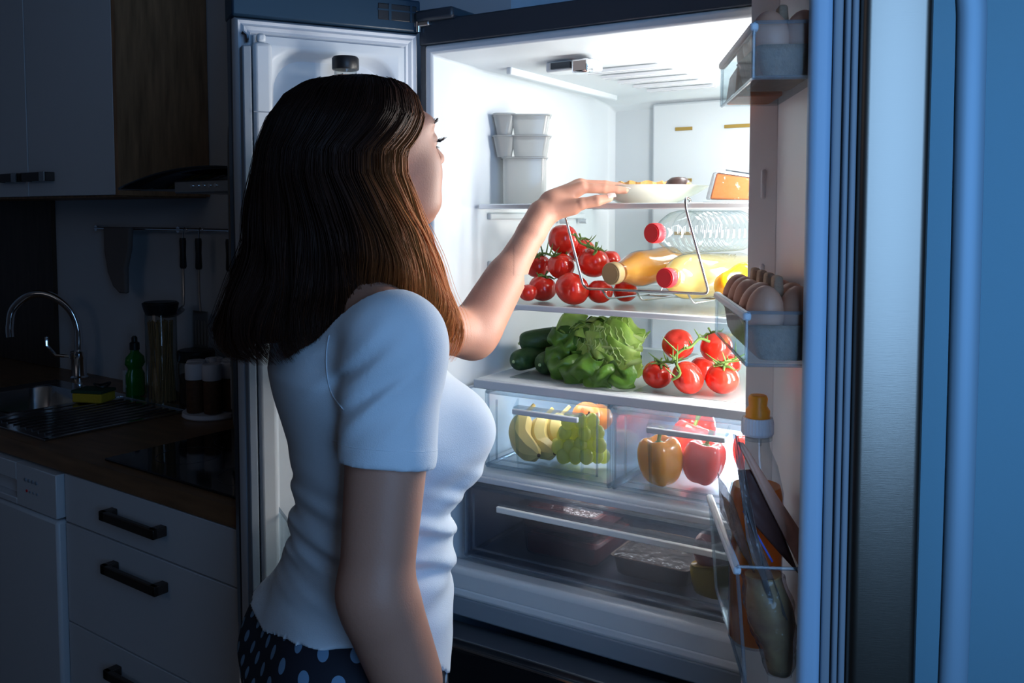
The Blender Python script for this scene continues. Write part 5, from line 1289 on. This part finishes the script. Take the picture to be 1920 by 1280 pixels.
# near hand (hanging, below the frame)
def nhand(p):
    u = (NW-NE)/np.linalg.norm(NW-NE); s = np.cross(u, [0, 1, 0]); s /= np.linalg.norm(s); t = np.array([0, 1., 0])
    d = sd_cone(p, NW-u*.03, NW+u*.01, .0265, .024)
    for i in range(4):
        k = (i-1.5)*.019; a = NW+u*.085+t*k; L = (.062, .070, .066, .052)[i]; b = a+u*L*.5+s*.006; c = a+u*L+s*.020
        d = smin(d, sd_cone(p, NW+u*.02+t*k*.5, a, .017, .012), .012); f = smin(sd_cone(p, a, b, .0095, .0085), sd_cone(p, b, c, .0085, .0068), .002); d = smin(d, f, .003)
    a = NW+u*.03+t*-.028; f = smin(sd_cone(p, NW+u*.015, a+u*.01, .016, .012), sd_cone(p, a+u*.01, a+u*.055+t*-.010, .011, .008), .004); return smin(d, f, .006)
V, Q = nets(nhand, tuple(NW-T3(.09, .09, .15)), tuple(NW+T3(.14, .09, .08)), .003)
meshobj('right_hand', relax(V, Q, 1), Q, ['skin'], wm)['label'] = 'relaxed right hand hanging down'
# nails of the reaching hand
def nail(tip, prev, r, name='thumb_nail'):
    d = tip-prev; d /= np.linalg.norm(d); n = np.array([-.10, -.75, .65]) if name == 'thumb_nail' else np.array([0, 0, 1.]); n = n-d*(n@d); n /= np.linalg.norm(n); s = np.cross(d, n); G = []
    for i in np.linspace(-.3, 1.35, 8):
        row = []
        for j in np.linspace(-1, 1, 7):
            row.append(tip+d*i*r*1.1 + s*j*r*.72*(1-.25*max(0, i-.6)) + n*(r*1.03*math.cos(j*.75)-.0001 - .15*r*max(0, i-.5)))
        G.append(row)
    G = np.array(G); n_, m_ = G.shape[:2]
    meshobj('fingernail', G.reshape(-1, 3), np.array([(i*m_+j, (i+1)*m_+j, (i+1)*m_+j+1, i*m_+j+1) for i in range(n_-1) for j in range(m_-1)]), ['nail'], wm)
nail(thumb[3], thumb[2], .0082)
for k in hand_pts: nail(hand_pts[k][3], hand_pts[k][2], fr_r[k][3]*.95, 'n')
# face details
def hl(x, y, z): return HC + hd_*x + hs_*y + T3(0, 0, z)
for s in (1, -1):
    G = MB().ell((0, 0, 0), .0118, 20, 14); V = G.V()+hl(.0705, .031*s, .0130); e = meshobj('eye', V, G.f, ['eye'], wm)
    G = MB().ell((0, 0, 0), .0058, 16, 10); V = G.V()*.9+hl(.0782, .032*s, .0125); meshobj('iris', V, G.f, ['iris'], e)
    m = MB()
    for i in range(26):
        t = -1+2*i/25; y = s*(.032+.0125*t); x = .0815-.006*t*t-.0035*t*(1 if s > 0 else 1); z = .0160-.0035*t*t
        L = .0115*(1-.25*abs(t))*random.uniform(.8, 1.15); jj = random.uniform(-.002, .002)
        m.tube([hl(x, y, z), hl(x+L*.55, y+s*(.002+.003*t)+jj, z-.0005), hl(x+L*.95, y+s*(.004+.006*t)+jj, z+L*.35)], [.00055, .00045, .00015], 4)
        if i % 2: m.tube([hl(x-.001, y, z-.0085), hl(x+.004, y+jj, z-.0105)], [.0004, .0001], 4)
    P = [hl(.0805-.006*t*t, s*(.032+.0130*t),   .0162-.0038*t*t) for t in np.linspace(-1, 1, 12)]; m.tube(P, .0009, 5)
    meshobj('eyelashes', m.V(), m.f, ['lash'], wm)
    m = MB()
    for i in range(60):
        t = random.random()*2-1; y = s*(.034+.020*t); x = .0822-.009*(t+.4)**2*(1 if t > -.4 else .3)-.004*max(0, t); z = .0380+.0045*(1-t*t)-.002*t+random.uniform(-.002, .002)
        m.tube([hl(x, y, z), hl(x-.001, y+s*.005, z+.001)], [.0005, .0002], 3)
    meshobj('eyebrow', m.V(), m.f, ['lash'], wm)
# ---- shirt
def folds(p):
    z = p[..., 2]; r = p[..., 0]; f = p[..., 1]
    w1 = np.exp(-((z-1.035)/.060)**2)
    a = np.sin(150*(z+.22*r+.18*f+.006*np.sin(38*r+9*z)+.005*np.sin(27*f)))*w1*.0040
    a += np.sin(95*(z-.30*r-.2*f)+2.1*np.sin(23*r+4))*np.exp(-((z-.98)/.05)**2)*.0028
    w2 = np.exp(-(((r+.165)/.05)**2+((z-1.255)/.055)**2))*np.clip((1.16-f)/.06, 0, 1)
    a += np.sin(170*(.55*z-.75*r+.5*(r+.2)**2+.02*np.sin(20*z)))*w2*.0042
    a += np.sin(60*(z+.5*r)+3*np.sin(11*f))*.0010
    a += np.sin(260*(z+.30*r+.2*f+.010*np.sin(24*r+13*z)))*w1*.0013 + np.sin(300*(.55*z-.70*r+.015*np.sin(30*z)))*w2*.0014
    w3 = np.clip((r+.13)/.06, 0, 1)*np.exp(-((z-1.09)/.05)**2); a += np.sin(130*(z-.55*r))*w3*.0028
    return a
slN = NS+(NE-NS)*.50; slF = FS+(FE-FS)*.50
def shirt(p):
    d = torso(p, .0055); d = smin(d, shoulders(p, .006), .045); d = smin(d, bust(p, .005), .045)
    n = sd_cone(p, NS, slN+(NE-NS)*.1, .0600, .0560); u = (NE-NS)/np.linalg.norm(NE-NS); n = np.maximum(n, (p-slN)@u)
    f = sd_cone(p, FS, slF+(FE-FS)*.1, .0545, .0500); u = (FE-FS)/np.linalg.norm(FE-FS); f = np.maximum(f, (p-slF)@u)
    d = smin(d, legs(p, .0125), .03); d = smin(d, n, .016); d = smin(d, f, .02)
    d = d - folds(p)
    # hems: a slightly raised band at the sleeve end
    u = (NE-NS)/np.linalg.norm(NE-NS); t = (p-slN)@u; d = np.maximum(d, -1.) ; d = d - .0007*((t > -.021) & (sd_cone(p, NS, NE, .07, .07) < 0))
    # hem of the body and scooped neckline
    v = (p[..., 0]-SC[0])*bs_[0]+(p[..., 1]-SC[1])*bs_[1]; uu = (p[..., 0]-SC[0])*bd[0]+(p[..., 1]-SC[1])*bd[1]
    zn = 1.258+4.4*v*v - .02*np.clip(uu, -.1, .1)*2
    zh = .902+.004*np.sin(30*v)-.95*np.clip(uu, 0, .11)+.21*np.clip(v, 0, .2)
    d = np.maximum(d, p[..., 2]-zn); d = np.maximum(d, zh-p[..., 2]); return d
V, Q = nets(shirt, (-.39, .93, .70), (.01, 1.56, 1.40), .0036)
shirt_o = meshobj('tshirt', relax(V, Q, 1), Q, ['shirt'], wm)
# sewn seams: armhole and sleeve hem, laid on the cloth
def project(fn, p, it=8):
    p = np.array(p, float); e = 1e-4
    for _ in range(it):
        d = fn(p[None])[0]; g = np.array([(fn((p+np.eye(3)[k]*e)[None])[0]-d)/e for k in range(3)]); p = p-g*d/(g@g+1e-9)
    return p
sm = MB()
S0 = [L_(613, 640, 1.10), L_(612, 690, 1.09), L_(620, 735, 1.085), L_(640, 762, 1.07)]
def hit(px, py):
    f = .9
    for _ in range(60):
        p = lvl(px, py, f); d = shirt(p[None])[0]
        if d < .0004: break
        f += d*.8
    return p
S0 = [hit(*q) for q in spline([(617, 628), (612, 660), (613, 700), (622, 738), (644, 768)], 26)]
for i in range(len(S0)-1):
    pass
sm.tube([p+T3(0, -.0003, 0) for p in S0], .0007, 5)
uN = (NE-NS)/np.linalg.norm(NE-NS); ua, ub, _ = basis(uN)
ring_ = [slN-uN*.0215+ua*math.cos(t)*.062+ub*math.sin(t)*.062 for t in np.linspace(0, 2*PI, 60)]
cN = slN-uN*.0215
def proj_ring(p):
    d = p-cN; lo, hi = .03, .08
    for _ in range(22):
        md = (lo+hi)/2
        if shirt((cN+d/np.linalg.norm(d)*md)[None])[0] < 0: lo = md
        else: hi = md
    return cN+d/np.linalg.norm(d)*lo
sm.tube([proj_ring(p) for p in ring_], .0006, 5)
meshobj('seam', sm.V(), sm.f, ['shirt'], shirt_o)
# ---- shorts
def shorts(p):
    d = smin(torso(p, .0015), legs(p, .008), .03); d = d - .0015*np.sin(70*p[..., 2]+30*p[..., 0])*np.clip((.80-p[..., 2])*8, 0, 1)
    d = np.maximum(d, p[..., 2]-.93); return np.maximum(d, .58-p[..., 2])
V, Q = nets(shorts, (-.45, .95, .57), (.0, 1.47, .97), .0045); V = relax(V, Q, 1)
ang = np.arctan2(V[:, 1]-1.20, V[:, 0]+.225)
rad_ = .16
uvs = np.stack([((ang-0.6) % (2*PI))*rad_, V[:, 2]], 1)
meshobj('shorts', V, Q, ['dots'], wm, uv=uvs)

# ---- hair: guide surface S(psi, v) from the crown to the tips
# rows: pixel row, left px, right px, centre depth, half depth
HR = [(151, 655, 690, 1.215, .008), (157, 605, 738, 1.215, .046), (168, 575, 760, 1.215, .064), (192, 538, 783, 1.215, .084), (220, 510, 797, 1.213, .098), (270, 494, 800, 1.212, .106), (330, 484, 796, 1.210, .108),
      (400, 472, 806, 1.208, .110), (460, 462, 820, 1.206, .114), (520, 445, 836, 1.205, .122), (570, 430, 848, 1.203, .128), (612, 424, 856, 1.203, .130), (635, 436, 862, 1.203, .130), (655, 462, 868, 1.203, .126), (675, 500, 868, 1.203, .118), (700, 530, 866, 1.203, .11)]
def hrow(y):
    ys = [h[0] for h in HR]; l = np.interp(y, ys, [h[1] for h in HR]); r = np.interp(y, ys, [h[2] for h in HR]); f = np.interp(y, ys, [h[3] for h in HR]); b = np.interp(y, ys, [h[4] for h in HR])
    pl = lvl(l, y, f); pr = lvl(r, y, f); return (pl[0]+pr[0])/2, (pr[0]-pl[0])/2, f, b, pl[2]
YS = np.linspace(151, 700, 120); HROWS = np.array([hrow(y) for y in YS])
# parting edge of the hair against the face: angle (level frame, 0 = image right, negative = towards the viewer)
EY = [143, 185, 215, 250, 290, 330, 380, 430, 480, 540, 600, 660, 700]
EA = [-2, -4, -8, -19, -35, -33, -24, -16, -12, -10, -8, -8, -8]
def edge(y): return math.radians(np.interp(y, EY, EA))
FY = [143, 200, 240, 300, 400, 500, 700]; FA = [86, 86, 96, 110, 112, 105, 100]
def tipy(s):   # s 0 = front lock on the near side .. 1 = front lock on the far side
    return np.interp(s, [0, .05, .12, .20, .30, .42, .55, .70, .85, 1], [676, 660, 590, 575, 600, 655, 668, 672, 660, 660])
def S(s, v, off=0., lift=0.):
    y = 151+(tipy(s)-151)*v
    cr, A, f, b, z = [np.interp(y, YS, HROWS[:, k]) for k in range(5)]
    e0 = edge(y); e1 = math.radians(np.interp(y, FY, FA)) - 2*PI
    psi = e0+(e1-e0)*s
    wv = .011*v**2*math.sin(10.5*v+7*s)+.007*v**3*math.sin(23*v+17*s)
    A = A+off+wv; b = b+off+wv
    return np.array([cr+A*math.cos(psi), f+b*math.sin(psi), z+lift])
nu, nv = 90, 60
G = np.array([[S(s, v, -.008) for v in np.linspace(.0, .93, nv)] for s in np.linspace(0, 1, nu)])
Gi = np.array([[S(s, v, -.020-.012*v) for v in np.linspace(.0, .93, nv)] for s in np.linspace(0, 1, nu)])
m = MB(); m.grid(G); m.grid(Gi[::-1]); m.grid([G[0], Gi[0]]); m.grid([G[-1], Gi[-1]][::-1]); m.grid([G[:, -1], Gi[:, -1]][::-1])
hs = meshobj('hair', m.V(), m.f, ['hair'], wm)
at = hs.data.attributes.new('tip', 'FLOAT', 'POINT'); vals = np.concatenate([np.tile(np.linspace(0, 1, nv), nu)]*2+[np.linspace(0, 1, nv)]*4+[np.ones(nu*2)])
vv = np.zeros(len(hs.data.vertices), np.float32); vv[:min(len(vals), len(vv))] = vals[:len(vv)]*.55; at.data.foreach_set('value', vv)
NSTR, NP_ = 11000, 26
rs = np.random.default_rng(11)
HP = np.zeros((NSTR, NP_, 3)); HT = np.zeros((NSTR, NP_)); HRd = np.zeros((NSTR, NP_))
# tabulate the guide surface for speed
TU, TV = 160, 80
TAB = np.array([[S(s, v) for v in np.linspace(0, 1, TV)] for s in np.linspace(0, 1, TU)])
C0 = TAB.mean(axis=(0, 1))
def look(s, v):
    x = np.clip(s, 0, 1)*(TU-1); y = np.clip(v, 0, 1)*(TV-1); i = np.minimum(x.astype(int), TU-2); j = np.minimum(y.astype(int), TV-2); a = (x-i)[..., None]; b = (y-j)[..., None]
    return TAB[i, j]*(1-a)*(1-b)+TAB[i+1, j]*a*(1-b)+TAB[i, j+1]*(1-a)*b+TAB[i+1, j+1]*a*b
s0 = rs.random(NSTR)**1.3; lb_ = np.sort(rs.random(60)); lock = lb_[np.clip(np.searchsorted(lb_, s0), 0, 59)]
t = np.linspace(0, 1, NP_)[None, :]
vst = np.where(rs.random(NSTR) < .5, 0, rs.random(NSTR)*.35)[:, None]; vend = (1.0-.22*rs.random(NSTR)**1.5)[:, None]
v = vst+(vend-vst)*t
clump = .50*v**1.7*rs.uniform(.4, 1.1, (NSTR, 1))
ss = s0[:, None]*(1-clump)+lock[:, None]*clump + .006*np.sin(11*v+s0[:, None]*50)*v + (rs.normal(size=(NSTR, 1))*.010)*v
HP = look(ss, v)
ctr = np.array([[np.interp(z, HROWS[::-1, 4], HROWS[::-1, 0]), 0] for z in HP[..., 2].ravel()])[:, 0].reshape(HP.shape[:2])
nrm = np.stack([HP[..., 0]-ctr, HP[..., 1]-1.208, np.zeros_like(ctr)], -1); nrm /= (np.linalg.norm(nrm, axis=-1, keepdims=True)+.02)
dep_ = rs.uniform(-.010, .0035, (NSTR, 1)); fly = np.where(rs.random((NSTR, 1)) < .06, rs.uniform(.002, .016, (NSTR, 1)), 0)
lk = (.0022*np.sin(ss*83+3*v)+.0018*np.sin(ss*171+7*v+1))*np.clip(v*2, 0, 1)
HP = HP + nrm*(dep_+fly*v+lk+.0022*np.sin(16*v+40*s0[:, None])*v)[..., None]
HP[..., 2] += np.where(v < .08, (dep_+.004)*1.0, 0)
wd_ = (.00040*rs.uniform(.7, 1.5, (NSTR, 1)))*np.clip(1.15-t**3, .15, 1)
# three-sided strands
tg = np.gradient(HP, axis=1); tg /= np.linalg.norm(tg, axis=-1, keepdims=True)+1e-9
sd = np.cross(tg, nrm); sd /= np.linalg.norm(sd, axis=-1, keepdims=True)+1e-9; up_ = np.cross(sd, tg)
ringv = []
for k in range(3):
    a = k*2*PI/3; ringv.append(HP+(sd*math.cos(a)*1.6+up_*math.sin(a))*wd_[..., None])
Vh = np.stack(ringv, 2).reshape(-1, 3)
ii = (np.arange(NSTR)[:, None, None]*NP_+np.arange(NP_-1)[None, :, None])*3; kk = np.arange(3)[None, None, :]; k2 = (kk+1) % 3
Fh = np.stack([ii+kk, ii+k2, ii+3+k2, ii+3+kk], -1).reshape(-1, 4)
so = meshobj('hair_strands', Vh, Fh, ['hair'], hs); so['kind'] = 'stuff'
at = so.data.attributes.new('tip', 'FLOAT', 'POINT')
lit_tone = ((v*.95+.34*np.clip(1-ss*5, 0, 1))*np.clip(1.45-3.6*ss, .36, 1.3)+rs.normal(size=(NSTR, 1))*.08); at.data.foreach_set('value', np.repeat(np.clip(lit_tone, 0, 1)[..., None], 3, 2).astype(np.float32).ravel())  # front near locks painted golden as if lit, locks further back darker
